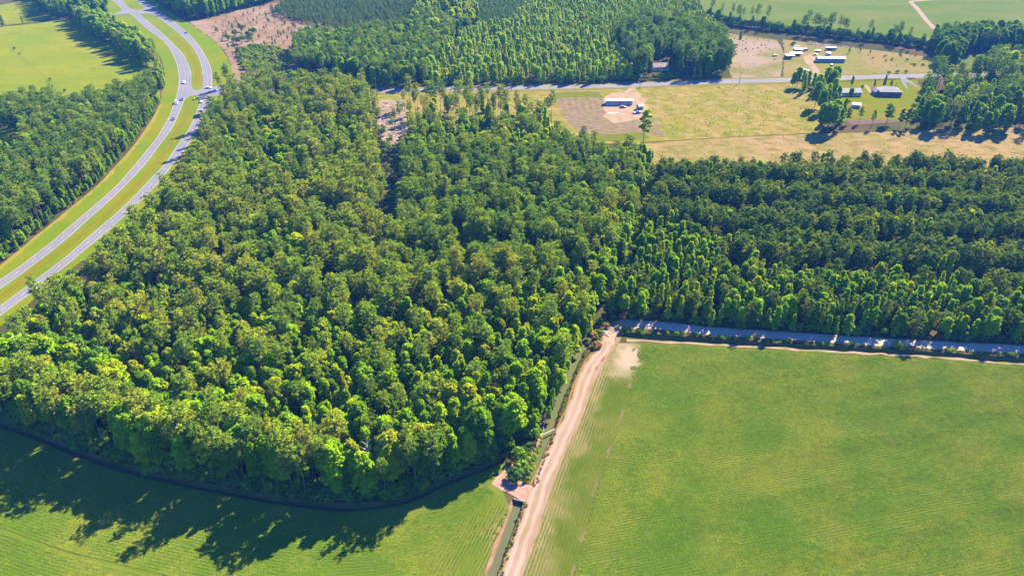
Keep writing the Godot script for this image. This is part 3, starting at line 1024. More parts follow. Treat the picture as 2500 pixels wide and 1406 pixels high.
	for e in [[a_left, a_right, "white lane dashes on the left carriageway"], [b_left, b_right, "white lane dashes on the right carriageway"]]:
		var l: Array = even(e[0], 220)
		var r: Array = even(e[1], 220)
		var m := []
		for i in l.size():
			m.append(l[i].lerp(r[i], 0.5))
		stripe("lane_dashes", even(m, 320), 0.13, 0.15, paint("road_white", lin(0.3, 0.3, 0.29), 0.8), e[2], 1, 3)

	# the country road
	var r_top := smooth([Vector2(-218.3, -534.5), Vector2(-200.9, -530.8), Vector2(-168.3, -524.5), Vector2(-137.7, -524.3), Vector2(-105.8, -525.7), Vector2(-61.6, -528.5), Vector2(-15.5, -531.8), Vector2(31.1, -534.5), Vector2(73.1, -537.5), Vector2(100.6, -541.6), Vector2(136.1, -545.7), Vector2(169.8, -549.9), Vector2(212.8, -553.8), Vector2(251.5, -559.5), Vector2(309.0, -564.9), Vector2(346.5, -566.9), Vector2(376.8, -568.4), Vector2(430.8, -570.8)])
	var r_low := smooth([Vector2(-211.1, -513.7), Vector2(-196.5, -516.8), Vector2(-165.6, -514.2), Vector2(-135.4, -514.1), Vector2(-104.2, -516.1), Vector2(-60.7, -519.3), Vector2(-15.3, -522.9), Vector2(30.7, -525.8), Vector2(72.2, -529.2), Vector2(99.2, -532.8), Vector2(134.2, -536.6), Vector2(167.3, -540.6), Vector2(209.6, -544.1), Vector2(247.5, -549.0), Vector2(304.3, -554.9), Vector2(341.3, -556.9), Vector2(371.4, -558.8), Vector2(424.7, -561.3)])
	band("country_road", even(r_top, 120), even(r_low, 120), 0.13, c_tar, tar_m, "pale two-lane country road crossing behind the central woods", "road", 8)
	for e in [[r_top, 0.5, "upper white edge line of the country road"], [r_low, -0.5, "lower white edge line of the country road"]]:
		stripe("edge_line", beside(even(e[0], 200), e[1]), 0.18, 0.15, paint_m, e[2])
	var mid_road := []
	var ra := even(r_top, 200)
	var rb := even(r_low, 200)
	for i in 200:
		mid_road.append(ra[i].lerp(rb[i], 0.5))
	stripe("centre_line", mid_road, 0.2, 0.15, paint("road_yellow", lin(0.24, 0.16, 0.04), 0.8), "yellow centre line of the country road")
	var c_shoulder := func(p: Vector2, f: float) -> Color:
		var k := fine.get_noise_2d(p.x, p.y)
		return lin(0.20, 0.20, 0.02).lerp(lin(0.27, 0.20, 0.09), clampf(0.4 + k * 1.2, 0.0, 1.0))
	band("road_shoulder", even(beside(r_top, -5.0), 120), even(beside(r_low, 5.0), 120), 0.10, c_shoulder, grass_m, "yellowish grass shoulders of the country road", "grass verge")

	# ---- fields behind the woods
	var c_clear := func(p: Vector2) -> Color:
		var k := fine.get_noise_2d(p.x * 0.7, p.y * 0.7)
		var w := wide.get_noise_2d(p.x * 1.5, p.y * 1.5)
		var c := lin(0.27, 0.165, 0.10).lerp(lin(0.33, 0.225, 0.15), clampf(0.4 + w * 1.2, 0.0, 1.0))
		return c.lerp(lin(0.15, 0.14, 0.035), clampf(k * 1.2 - 0.05, 0.0, 0.75))
	sheet("cleared_ground", ragged([Vector2(-335.0, -762.2), Vector2(-318.4, -788.8), Vector2(-305.3, -842.5), Vector2(-262.3, -871.9), Vector2(-201.0, -810.4), Vector2(-161.0, -720.6), Vector2(-136.4, -694.5), Vector2(-176.0, -632.4), Vector2(-174.7, -591.8), Vector2(-176.7, -555.6), Vector2(-189.4, -533.4), Vector2(-213.5, -538.8), Vector2(-235.5, -598.3), Vector2(-252.3, -633.8), Vector2(-271.9, -670.0), Vector2(-298.1, -708.2)], 2.0), 0.05, 5.0, c_clear, rough_m, "pinkish brown cleared ground with scattered seedlings", "cleared ground")
	var c_dryfield := func(p: Vector2) -> Color:
		var k := fine.get_noise_2d(p.x, p.y)
		var w := wide.get_noise_2d(p.x * 1.8, p.y * 1.8)
		var c := lin(0.29, 0.215, 0.05).lerp(lin(0.225, 0.215, 0.02), clampf(0.42 + w * 1.8, 0.0, 1.0))
		c = c.lerp(lin(0.36, 0.26, 0.12), clampf(fine.get_noise_2d(p.x * 0.5, p.y * 0.9) * 2.2, 0.0, 0.85))
		return c.lerp(lin(0.16, 0.18, 0.02), clampf(fine.get_noise_2d(p.x * 0.45, p.y * 1.1 + 300.0) * 2.6 - 0.1, 0.0, 0.85))
	sheet("hay_field", ragged([Vector2(-104.8, -510.7), Vector2(-15.2, -518.8), Vector2(45.9, -523.9), Vector2(95.5, -528.6), Vector2(171.9, -537.7), Vector2(223.8, -543.2), Vector2(214.2, -475.2), Vector2(194.9, -430.5), Vector2(141.3, -424.6), Vector2(94.9, -416.6), Vector2(62.7, -412.4), Vector2(32.5, -411.0), Vector2(10.0, -412.4), Vector2(-63.6, -419.5), Vector2(-78.3, -415.9), Vector2(-94.3, -449.9)], 1.0), 0.05, 2.6, c_dryfield, rough_m, "dry yellow-beige grass field below the country road", "field")
	var c_tan := func(p: Vector2) -> Color:
		var k := fine.get_noise_2d(p.x * 1.2, p.y * 1.2)
		var w := wide.get_noise_2d(p.x * 1.6, p.y * 1.6 + 70.0)
		var c := lin(0.33, 0.225, 0.09).lerp(lin(0.25, 0.21, 0.05), clampf(0.3 + w * 1.5, 0.0, 1.0))
		c = c.lerp(lin(0.36, 0.26, 0.145), clampf(k * 1.4, 0.0, 0.8))
		return c.lerp(lin(0.19, 0.165, 0.035), clampf(fine.get_noise_2d(p.x * 0.45, p.y * 1.2 + 300.0) * 2.6 - 0.05, 0.0, 0.95))
	sheet("tan_field", ragged([Vector2(81.5, -412.4), Vector2(94.6, -415.2), Vector2(140.9, -423.1), Vector2(194.3, -429.0), Vector2(248.2, -433.5), Vector2(330.9, -440.4), Vector2(414.5, -445.9), Vector2(340.0, -348.3), Vector2(278.5, -355.3), Vector2(168.4, -358.6), Vector2(78.2, -356.4)], 1.0), 0.08, 2.4, c_tan, rough_m, "tan dry grass strip behind the right woods", "field")
	# worked plot with curving lines of the plough
	var plot_mid := Vector2(75, -440)
	var c_plot := func(p: Vector2) -> Color:
		var r: float = p.distance_to(Vector2(92, -520))
		var rows := sin(p.x * 1.35) if p.y < -470.0 else sin(r * 1.35)
		var k := fine.get_noise_2d(p.x, p.y)
		var c := lin(0.15, 0.105, 0.06).lerp(lin(0.235, 0.175, 0.105), clampf(0.5 + rows * 0.22 + k * 0.8, 0.0, 1.0))
		return c.lerp(lin(0.15, 0.155, 0.03), clampf(mid.get_noise_2d(p.x, p.y) * 1.3 - 0.15, 0.0, 0.6))
	sheet("ploughed_plot", ragged([Vector2(31.3, -502.9), Vector2(50.4, -504.8), Vector2(67.0, -504.8), Vector2(64.9, -470.8), Vector2(70.0, -449.9), Vector2(89.9, -456.4), Vector2(95.7, -458.1), Vector2(96.9, -420.9), Vector2(83.5, -432.7), Vector2(64.7, -428.2), Vector2(42.9, -428.2), Vector2(36.4, -449.9)], 3.5), 0.08, 1.2, c_plot, soil_m, "brown ploughed plot with curved lines left of the white mobile home", "field")
	var c_strip := func(p: Vector2) -> Color:
		return lin(0.13, 0.18, 0.012).lerp(lin(0.2, 0.185, 0.03), clampf(0.4 + fine.get_noise_2d(p.x, p.y), 0.0, 1.0))
	sheet("green_strip", ragged([Vector2(30.8, -516.8), Vector2(63.8, -519.8), Vector2(66.4, -504.8), Vector2(50.4, -504.8), Vector2(31.3, -502.9)], 0.8), 0.09, 3.0, c_strip, grass_m, "green grass patch at the top of the ploughed plot", "grass")
	sheet("green_strip", ragged([Vector2(42.9, -428.2), Vector2(64.7, -428.2), Vector2(83.5, -432.7), Vector2(86.7, -420.9), Vector2(68.1, -415.2), Vector2(48.1, -416.6)], 0.8), 0.09, 3.0, c_strip, grass_m, "green grass strip along the foot of the ploughed plot", "grass")
	var c_sand := func(p: Vector2) -> Color:
		var k := fine.get_noise_2d(p.x * 1.3, p.y * 1.3)
		return lin(0.33, 0.25, 0.165).lerp(lin(0.29, 0.185, 0.09), clampf(0.35 + k * 1.8, 0.0, 1.0))
	sheet("sandy_yard", ragged([Vector2(66.0, -506.8), Vector2(75.3, -514.7), Vector2(84.6, -520.8), Vector2(87.1, -530.2), Vector2(93.7, -531.3), Vector2(92.5, -516.8), Vector2(95.1, -502.9), Vector2(94.1, -475.2), Vector2(89.9, -459.7), Vector2(78.8, -454.8), Vector2(68.5, -448.3), Vector2(62.9, -458.1), Vector2(63.9, -482.3)], 4.0), 0.11, 3.0, c_sand, soil_m, "pale sandy yard and drive round the white mobile home", "yard")
	# the far lots
	var c_lot := func(p: Vector2) -> Color:
		var k := fine.get_noise_2d(p.x * 0.8, p.y * 0.8)
		var w := wide.get_noise_2d(p.x * 1.6 + 40.0, p.y * 1.6)
		var c := lin(0.33, 0.245, 0.17).lerp(lin(0.2, 0.19, 0.045), clampf(0.35 + w * 1.8, 0.0, 1.0))
		return c.lerp(lin(0.3, 0.22, 0.14), clampf(k * 1.3 - 0.1, 0.0, 0.7))
	sheet("bare_lot", ragged([Vector2(196.5, -726.1), Vector2(217.1, -704.8), Vector2(249.1, -681.3), Vector2(238.8, -632.4), Vector2(219.8, -579.3), Vector2(210.5, -555.6), Vector2(172.3, -551.0), Vector2(179.7, -604.9)], 1.4), 0.05, 4.0, c_lot, rough_m, "pinkish bare lot right of the dark woods", "lot")
	var c_lawn := func(p: Vector2) -> Color:
		var k := fine.get_noise_2d(p.x * 0.7, p.y * 0.7)
		var w := wide.get_noise_2d(p.x * 1.8, p.y * 1.8)
		var c := lin(0.27, 0.205, 0.075).lerp(lin(0.2, 0.2, 0.03), clampf(0.5 + w * 1.8, 0.0, 1.0))
		return c.lerp(lin(0.27, 0.2, 0.1), clampf(k * 1.2, 0.0, 0.6))
	sheet("house_lot", ragged([Vector2(254.7, -684.5), Vector2(281.5, -665.3), Vector2(327.1, -641.1), Vector2(368.4, -615.6), Vector2(354.5, -569.6), Vector2(310.2, -566.0), Vector2(252.9, -561.3), Vector2(213.4, -555.6), Vector2(239.2, -632.4)], 1.2), 0.05, 4.0, c_lawn, rough_m, "dry grass lot round the grey mobile home", "lot")
	sheet("sandy_drive", ragged([Vector2(251.3, -619.7), Vector2(259.9, -628.1), Vector2(267.4, -631.0), Vector2(266.6, -621.1), Vector2(257.7, -610.2), Vector2(252.7, -598.3), Vector2(249.1, -579.3), Vector2(244.7, -560.2), Vector2(239.7, -559.0), Vector2(245.3, -585.5), Vector2(246.5, -602.2)], 0.6), 0.09, 3.0, c_sand, soil_m, "pale sandy drive from the country road to the grey mobile home", "drive")
	var c_yard := func(p: Vector2) -> Color:
		var k := fine.get_noise_2d(p.x, p.y)
		var w := mid.get_noise_2d(p.x, p.y)
		var c := lin(0.175, 0.205, 0.006).lerp(lin(0.25, 0.19, 0.025), clampf(0.25 + w * 1.3, 0.0, 1.0))
		return c.lerp(lin(0.13, 0.18, 0.005), clampf(k, 0.0, 0.6))
	sheet("house_yard", ragged([Vector2(241.6, -544.3), Vector2(284.0, -551.0), Vector2(316.5, -555.6), Vector2(303.3, -512.7), Vector2(274.7, -458.1), Vector2(250.5, -449.9), Vector2(228.3, -448.3), Vector2(213.2, -458.1), Vector2(224.5, -502.9)], 1.0), 0.10, 4.0, c_yard, grass_m, "vivid yellow-green yard between the two grey-roofed houses", "yard")
	sheet("gravel_drive", ragged([Vector2(267.9, -535.6), Vector2(270.5, -536.6), Vector2(268.9, -525.0), Vector2(265.9, -509.7), Vector2(262.6, -506.8), Vector2(264.7, -520.8)], 0.3), 0.12, 2.0, c_sand, soil_m, "pale drive leading down to the hip-roofed house", "drive")
	sheet("paved_drive", ragged([Vector2(304.9, -556.1), Vector2(308.8, -556.1), Vector2(308.8, -545.4), Vector2(306.9, -531.3), Vector2(304.7, -529.2), Vector2(305.4, -541.0), Vector2(303.2, -544.3), Vector2(297.8, -527.1), Vector2(296.1, -526.0), Vector2(299.7, -541.0)], 0.3), 0.12, 2.0, c_flat, tar_m, "pale forked drive off the country road right of the houses", "drive")
	sheet("garden_bed", ragged([Vector2(220.6, -453.1), Vector2(232.0, -457.2), Vector2(241.9, -454.8), Vector2(256.6, -457.2), Vector2(255.2, -450.7), Vector2(236.0, -447.5), Vector2(221.9, -445.9)], 0.5), 0.13, 2.0, func(p: Vector2) -> Color: return lin(0.15, 0.1, 0.08), soil_m, "dark purplish garden bed at the foot of the yard", "garden bed")
	var c_far := func(p: Vector2) -> Color:
		var w := wide.get_noise_2d(p.x * 0.8, p.y * 1.6)
		return lin(0.125, 0.185, 0.024).lerp(lin(0.175, 0.2, 0.04), clampf(0.45 + w * 1.3, 0.0, 1.0))
	sheet("crop_field", ragged([Vector2(188.9, -1065.8), Vector2(193.1, -908.6), Vector2(199.0, -821.7), Vector2(233.2, -764.2), Vector2(266.9, -737.1), Vector2(335.5, -704.8), Vector2(391.4, -674.8), Vector2(419.1, -691.2), Vector2(515.2, -678.0), Vector2(604.4, -647.0), Vector2(1001.7, -1065.8)], 1.5), 0.05, 9.0, c_far, grass_m, "pale green crop field at the top right", "field")
	var c_track := func(p: Vector2, f: float) -> Color:
		var k := fine.get_noise_2d(p.x, p.y)
		return lin(0.32, 0.24, 0.18).lerp(lin(0.26, 0.2, 0.1), clampf(0.3 + k, 0.0, 1.0))
	var far_track := smooth([Vector2(419.4, -726.1), Vector2(433.1, -772.3), Vector2(453.3, -833.1), Vector2(463.1, -866.9), Vector2(474.7, -877.0), Vector2(524.7, -889.9), Vector2(605.6, -903.2)])
	band("farm_track", beside(far_track, -2.6), beside(far_track, 2.6), 0.1, c_track, soil_m, "pinkish farm track bending round the far field", "track")
	var c_shade_field := func(p: Vector2) -> Color:
		return lin(0.12, 0.16, 0.03).lerp(lin(0.2, 0.2, 0.06), clampf(0.5 + wide.get_noise_2d(p.x, p.y), 0.0, 1.0))
	sheet("glade", ragged([Vector2(380.4, -618.4), Vector2(429.1, -635.3), Vector2(477.4, -621.1), Vector2(453.7, -585.5), Vector2(405.1, -594.4), Vector2(361.7, -576.9)], 1.2), 0.05, 6.0, c_shade_field, grass_m, "narrow grassy glade behind the right-hand trees", "grass")

	# ---- the crop fields in front
	var road_line := smooth([Vector2(-4.4, -102.6), Vector2(-2.5, -105.8), Vector2(-0.4, -110.9), Vector2(2.1, -119.5), Vector2(5.1, -129.4), Vector2(7.9, -139.8), Vector2(11.5, -149.0), Vector2(16.1, -161.8), Vector2(20.4, -172.2), Vector2(23.5, -183.4), Vector2(28.7, -196.7), Vector2(31.8, -201.4), Vector2(36.1, -211.1), Vector2(38.1, -216.3), Vector2(40.9, -219.8), Vector2(44.7, -220.9), Vector2(48.5, -220.3)], 2.5)
	var fan_at: Vector2 = Vector2(41.0, -197.9)
	var c_crop := func(p: Vector2) -> Color:
		var k := fine.get_noise_2d(p.x, p.y)
		var w := mid.get_noise_2d(p.x, p.y)
		var c := lin(0.076, 0.108, 0.011).lerp(lin(0.126, 0.134, 0.025), clampf(0.3 + k * 0.6 + w * 0.8, 0.0, 1.0))
		var d := far_from(p, road_line) if p.x > -20.0 and p.x < 75.0 else 99.0
		c = c.lerp(lin(0.30, 0.215, 0.11), clampf(1.0 - d / 10.0 + w * 0.25 + k * 0.5, 0.0, 0.9))
		var f := (p - fan_at).rotated(1.2)
		return c.lerp(lin(0.36, 0.27, 0.18), clampf(1.9 - Vector2(f.x / 6.0, f.y / 3.4).length() + w * 0.6 + k * 0.5, 0.0, 1.0))
	var big_field := PackedVector2Array([Vector2(-6.6, -94.3), Vector2(1.2, -109.2), Vector2(5.5, -124.0), Vector2(9.2, -136.6), Vector2(12.3, -146.5), Vector2(16.1, -157.4), Vector2(21.3, -170.2), Vector2(26.3, -183.4), Vector2(33.4, -199.8), Vector2(37.9, -208.1), Vector2(44.4, -208.1), Vector2(70.0, -207.1), Vector2(99.2, -203.9), Vector2(141.0, -199.8), Vector2(179.9, -194.9), Vector2(219.4, -190.1), Vector2(174.7, -94.3)])
	sheet("crop_field", big_field, 0.04, 2.5, c_crop, soil_m, "large green row-crop field at the lower right", "crop field")
	var c_crop2 := func(p: Vector2) -> Color:
		var k := fine.get_noise_2d(p.x, p.y)
		var w := mid.get_noise_2d(p.x, p.y)
		var c := lin(0.105, 0.150, 0.013).lerp(lin(0.165, 0.178, 0.030), clampf(0.3 + k * 0.6 + w * 0.8, 0.0, 1.0))
		var d := far_from(p, low_ditch) if p.x > -60.0 else 99.0
		return c.lerp(lin(0.28, 0.18, 0.1), clampf(0.75 - d / 7.0 + w * 0.6 + k * 0.3, 0.0, 0.8))
	var left_field := PackedVector2Array([Vector2(-333.7, -217.9), Vector2(-249.4, -192.1), Vector2(-197.4, -169.9), Vector2(-161.2, -164.6), Vector2(-144.9, -158.5), Vector2(-128.5, -151.4), Vector2(-110.3, -144.9), Vector2(-93.5, -140.6), Vector2(-77.5, -136.8), Vector2(-63.4, -133.9), Vector2(-47.4, -131.8), Vector2(-34.1, -133.2), Vector2(-27.5, -135.4), Vector2(-17.7, -141.7), Vector2(-6.0, -148.0), Vector2(-1.2, -149.0), Vector2(-2.9, -138.8), Vector2(-0.6, -132.5), Vector2(-4.1, -122.7), Vector2(-7.4, -110.9), Vector2(-11.3, -94.3), Vector2(-165.2, -94.3)])
	sheet("crop_field", left_field, 0.04, 4.0, c_crop2, soil_m, "green row-crop field at the lower left, half in shadow", "crop field")

	# dirt tracks
	var c_dirt := func(p: Vector2, f: float) -> Color:
		var k := fine.get_noise_2d(p.x * 1.6, p.y * 1.6)
		var w := mid.get_noise_2d(p.x, p.y)
		var rut: float = clampf(1.0 - absf(absf(f - 0.5) - 0.24) * 9.0, 0.0, 1.0)
		var c := lin(0.31, 0.215, 0.15).lerp(lin(0.44, 0.325, 0.255), clampf(rut + k * 0.5, 0.0, 1.0))
		if absf(f - 0.5) < 0.1:
			c = c.lerp(lin(0.19, 0.17, 0.05), clampf(0.25 + w * 1.2 + k, 0.0, 0.8))
		c = c.lerp(lin(0.30, 0.175, 0.12), clampf(k * 1.1 + w * 0.5, 0.0, 0.7))
		if absf(f - 0.5) > 0.4:
			c = c.lerp(lin(0.24, 0.155, 0.10), clampf((absf(f - 0.5) - 0.4) * 8.0, 0.0, 0.8))
		return c
	var dr_l := []
	var dr_r := []
	for i in road_line.size():
		var q: Vector2 = road_line[i]
		dr_l.append(beside(road_line, -2.3 - 0.9 * fine.get_noise_2d(q.y * 1.5, 11.0))[i])
		dr_r.append(beside(road_line, 2.4 + 1.3 * fine.get_noise_2d(q.y * 1.5, 55.0))[i])
	band("dirt_road", dr_l, dr_r, 0.12, c_dirt, soil_m, "pale pinkish dirt road running up beside the ditch", "dirt road", 10)
	var c_side := func(p: Vector2, f: float) -> Color:
		var k := fine.get_noise_2d(p.x * 1.4, p.y * 1.4)
		return lin(0.26, 0.145, 0.05).lerp(lin(0.17, 0.15, 0.025), clampf(0.3 + k * 1.3, 0.0, 1.0))
	band("roadside_weeds", beside(road_line, -3.0), beside(road_line, -2.3), 0.07, c_side, soil_m, "rusty dry weeds between the ditch and the dirt road", "verge")
	var c_side2 := func(p: Vector2, f: float) -> Color:
		var k := fine.get_noise_2d(p.x * 1.4, p.y * 1.4)
		return lin(0.3, 0.2, 0.13).lerp(lin(0.19, 0.16, 0.06), clampf(f * 1.1 + k * 0.8, 0.0, 1.0))
	band("roadside_soil", beside(road_line, 2.4), beside(road_line, 4.2), 0.07, c_side2, soil_m, "bare soil edge between the dirt road and the crop rows", "verge")
	var track_line := smooth([Vector2(46.1, -219.9), Vector2(54.6, -219.3), Vector2(69.6, -216.6), Vector2(72.0, -215.9), Vector2(102.1, -212.5), Vector2(144.7, -207.6), Vector2(185.5, -204.1), Vector2(227.1, -200.2)], 3.0)
	var c_white := func(p: Vector2, f: float) -> Color:
		var k := fine.get_noise_2d(p.x * 1.6, p.y * 1.6)
		return lin(0.46, 0.36, 0.26).lerp(lin(0.36, 0.27, 0.16), clampf(absf(f - 0.5) * 1.6 - 0.25 + k * 0.7, 0.0, 1.0))
	band("gravel_track", beside(track_line, -2.6), beside(track_line, 2.6), 0.125, c_white, soil_m, "pale gravel track along the front of the right woods", "track", 8)
	var c_weed := func(p: Vector2, f: float) -> Color:
		var k := fine.get_noise_2d(p.x * 1.4, p.y * 1.4)
		return lin(0.09, 0.11, 0.02).lerp(lin(0.2, 0.17, 0.05), clampf(0.3 + k * 1.2, 0.0, 1.0))
	var shoulder := smooth([Vector2(42.4, -210.3), Vector2(58.7, -208.6), Vector2(70.1, -207.6), Vector2(99.5, -204.6), Vector2(141.5, -200.7), Vector2(180.4, -195.8), Vector2(220.4, -191.5)], 3.0)
	var c_pink := func(p: Vector2, f: float) -> Color:
		var k := fine.get_noise_2d(p.x * 1.6, p.y * 1.6)
		return lin(0.34, 0.235, 0.16).lerp(lin(0.15, 0.16, 0.03), clampf(absf(f - 0.5) * 1.6 - 0.1 + k * 1.6, 0.0, 1.0))
	var sh_l := []
	var sh_r := []
	for i in shoulder.size():
		var nn: float = fine.get_noise_2d(shoulder[i].x * 1.4, 3.0)
		var mm: float = fine.get_noise_2d(shoulder[i].x * 1.4, 77.0)
		sh_l.append(beside(shoulder, -0.5 + nn * 0.9)[i])
		sh_r.append(beside(shoulder, 0.8 + mm * 1.3)[i])
	band("ditch_shoulder", sh_l, sh_r, 0.08, c_pink, soil_m, "pinkish bare shoulder between the ditch and the crop", "verge")
	var c_fan := func(p: Vector2) -> Color:
		var k := fine.get_noise_2d(p.x * 1.2, p.y * 1.2)
		return lin(0.36, 0.27, 0.18).lerp(lin(0.27, 0.185, 0.1), clampf(0.3 + k * 1.2, 0.0, 1.0))
	sheet("road_bend", ragged([Vector2(34.3, -208.1), Vector2(37.2, -217.1), Vector2(40.5, -221.7), Vector2(44.2, -223.3), Vector2(49.1, -222.0), Vector2(47.1, -218.4), Vector2(41.8, -217.1), Vector2(39.0, -214.2), Vector2(37.6, -208.1), Vector2(35.7, -205.1)], 0.5), 0.135, 2.0, c_fan, soil_m, "pale dirt bend where the dirt road turns right", "dirt road")
	var c_cross := func(p: Vector2) -> Color:
		var k := fine.get_noise_2d(p.x * 2.0, p.y * 2.0)
		return lin(0.40, 0.26, 0.195).lerp(lin(0.30, 0.16, 0.10), clampf(0.3 + k * 1.3, 0.0, 1.0))
	sheet("ditch_crossing", ragged([Vector2(-5.6, -140.3), Vector2(-3.3, -144.2), Vector2(-1.4, -147.3), Vector2(2.2, -150.6), Vector2(3.4, -148.1), Vector2(2.6, -143.4), Vector2(3.9, -140.9), Vector2(6.1, -140.1), Vector2(8.5, -141.1), Vector2(9.8, -138.8), Vector2(8.2, -134.4), Vector2(5.7, -133.9), Vector2(3.4, -134.8), Vector2(1.4, -136.3), Vector2(-1.2, -137.3)], 2.0, 2.0), 0.11, 1.5, c_cross, soil_m, "pink dirt crossing over the ditch culvert", "dirt road")
	sheet("muddy_bank", ragged([Vector2(0.2, -149.9), Vector2(1.5, -151.6), Vector2(2.7, -150.9), Vector2(3.1, -147.3), Vector2(2.6, -142.9), Vector2(1.4, -141.4), Vector2(0.5, -143.4)], 0.4), 0.14, 1.5, func(p: Vector2) -> Color: return lin(0.22, 0.09, 0.03), soil_m, "reddish heap of bare earth beside the crossing", "bare soil")
	# bare patches in the crop, pinkish
	var c_patch := func(p: Vector2) -> Color:
		return lin(0.22, 0.14, 0.085).lerp(lin(0.10, 0.105, 0.02), clampf(0.35 + 1.4 * fine.get_noise_2d(p.x * 3.0, p.y * 3.0), 0.0, 1.0))
	var patches := [[Vector2(40.0, -184.4), 3.5, "short bare streak just below the pale soil fan"], [Vector2(35.0, -168.7), 6.5, "bare pinkish streak between crop rows, second from the soil fan"], [Vector2(29.3, -153.6), 6.0, "bare pinkish streak between crop rows, third from the soil fan"], [Vector2(23.5, -139.2), 7.0, "long dark pinkish streak between crop rows, level with the crossing"], [Vector2(19.0, -123.5), 5.5, "bare pinkish streak between crop rows, next to the nearest"], [Vector2(15.2, -111.6), 5.0, "bare pinkish streak at the bottom edge of the crop"], [Vector2(-19.0, -119.9), 6.0, "bare pinkish streak in the left crop field near the ditch"]]
	for q in patches:
		var d: Vector2 = Vector2(0.33, -0.944) * q[1] * 0.5
		var w := Vector2(0.944, 0.33) * 0.42
		sheet("bare_patch", ragged([q[0] - d - w, q[0] + d - w, q[0] + d + w, q[0] - d + w], 0.75, 0.8), 0.10, 1.5, c_patch, soil_m, q[2], "bare soil")

	# ---- ditches and their water
	var c_bank := func(p: Vector2, k: int) -> Color:
		var n := fine.get_noise_2d(p.x * 1.8, p.y * 1.8)
		if k == 2:
			return lin(0.05, 0.045, 0.02)
		if k < 2:
			return lin(0.27, 0.165, 0.11).lerp(lin(0.2, 0.13, 0.05), clampf(0.4 + n, 0.0, 1.0))
		return lin(0.15, 0.12, 0.03).lerp(lin(0.1, 0.055, 0.02), clampf(0.4 + n * 1.3, 0.0, 1.0))
	var c_dark := func(p: Vector2, k: int) -> Color:
		var n := fine.get_noise_2d(p.x * 1.8, p.y * 1.8)
		return lin(0.05, 0.04, 0.02) if k == 2 else lin(0.09, 0.075, 0.03).lerp(lin(0.14, 0.1, 0.05), clampf(0.4 + n, 0.0, 1.0))
	var c_grassy := func(p: Vector2, k: int) -> Color:
		var n := fine.get_noise_2d(p.x * 1.8, p.y * 1.8)
		return lin(0.06, 0.055, 0.03) if k == 2 else lin(0.1, 0.12, 0.025).lerp(lin(0.2, 0.14, 0.06), clampf(0.35 + n, 0.0, 1.0))
	ditch("ditch", woods_ditch, 1.5, 0.5, 1.1, c_grassy, soil_m, "dark ditch along the front edge of the central woods")
	ditch("ditch", low_ditch, 2.3, 1.1, 1.4, c_bank, soil_m, "straight water ditch left of the dirt road, near part")
	ditch("ditch", high_ditch, 2.3, 1.1, 1.4, c_bank, soil_m, "straight water ditch left of the dirt road, beyond the crossing")
	ditch("ditch", track_ditch, 1.9, 0.5, 1.4, c_grassy, soil_m, "dark narrow ditch between the gravel track and the crop")
	var water := paint("murky_water", lin(0.06, 0.066, 0.02), 0.3)
	water.metallic_specular = 0.25
	water.normal_enabled = true
	var nt := grain(0.0, 1.0, 0.03, 256)
	nt.as_normal_map = true
	nt.bump_strength = 2.0
	water.normal_texture = nt
	water.normal_scale = 0.12
	water.uv1_triplanar = true
	water.uv1_world_triplanar = true
	water.uv1_scale = Vector3.ONE * 0.25
	for q in [[low_ditch, "still greenish water in the near part of the ditch"], [high_ditch, "still greenish water in the ditch beyond the crossing"]]:
		var s := Shape.new()
		var half: float = 1.75 if q[0] == low_ditch else 1.5
		var a := beside(q[0], -half)
		var b := beside(q[0], half)
		for i in a.size() - 1:
			s.quad(v3(a[i], -0.95), v3(b[i], -0.95), v3(b[i + 1], -0.95), v3(a[i + 1], -0.95), Color.WHITE)
		tag(obj("ditch_water", s, water), q[1], "water", "", "structure")

	# ---- trees: their kinds
	var bark := paint("pine_bark", lin(0.17, 0.12, 0.085), 0.95, 0.0, grit)
	var bark2 := paint("grey_bark", lin(0.18, 0.16, 0.13), 0.95, 0.0, grit)
	var shapes := []
	var sizes := []
	for q in [[22.0, 3.8, 0.56, 1.0], [23.0, 3.4, 0.62, 0.9], [21.0, 4.1, 0.54, 1.1], [22.0, 3.0, 0.58, 0.85], [20.0, 3.9, 0.5, 1.1], [24.0, 3.6, 0.58, 1.0]]:
		shapes.append(pine_shape(q[0], q[1], q[2], q[3]))
		sizes.append([q[0], q[1]])
	kind("pine_tree", shapes, sizes, [["olive green", lin(0.195, 0.260, 0.017)], ["dull green", lin(0.141, 0.216, 0.020)], ["brownish olive", lin(0.249, 0.266, 0.024)], ["dark green", lin(0.095, 0.173, 0.020)]], bark, 0.85)
	shapes = []
	sizes = []
	for q in [[16.0, 3.7, 0.3, 0.2, 26], [15.0, 3.1, 0.26, 0.4, 24], [17.0, 4.5, 0.34, 0.0, 32], [15.0, 2.8, 0.22, 0.55, 22], [14.0, 3.5, 0.28, 0.15, 26], [16.0, 2.9, 0.3, 0.45, 24]]:
		shapes.append(leafy_shape(q[0], q[1], q[2], q[3], q[4], 0.42))
		sizes.append([q[0], q[1]])
	var leaf_tints := [["bright green", lin(0.237, 0.386, 0.006)], ["yellow-green", lin(0.350, 0.426, 0.007)], ["mid-green", lin(0.162, 0.288, 0.010)], ["deep green", lin(0.112, 0.213, 0.014)], ["olive-yellow", lin(0.313, 0.329, 0.019)], ["light green", lin(0.375, 0.519, 0.026)]]
	kind("broadleaf_tree", shapes, sizes, leaf_tints, bark2, 1.0)
	shapes = []
	sizes = []
	for q in [[11.0, 2.4, 0.12, 0.8, 22], [12.0, 2.1, 0.14, 0.95, 22], [10.0, 2.6, 0.1, 0.7, 22], [12.0, 2.3, 0.16, 0.85, 24], [11.0, 1.8, 0.12, 1.0, 20]]:
		shapes.append(leafy_shape(q[0], q[1], q[2], q[3], q[4], 0.33))
		sizes.append([q[0], q[1]])
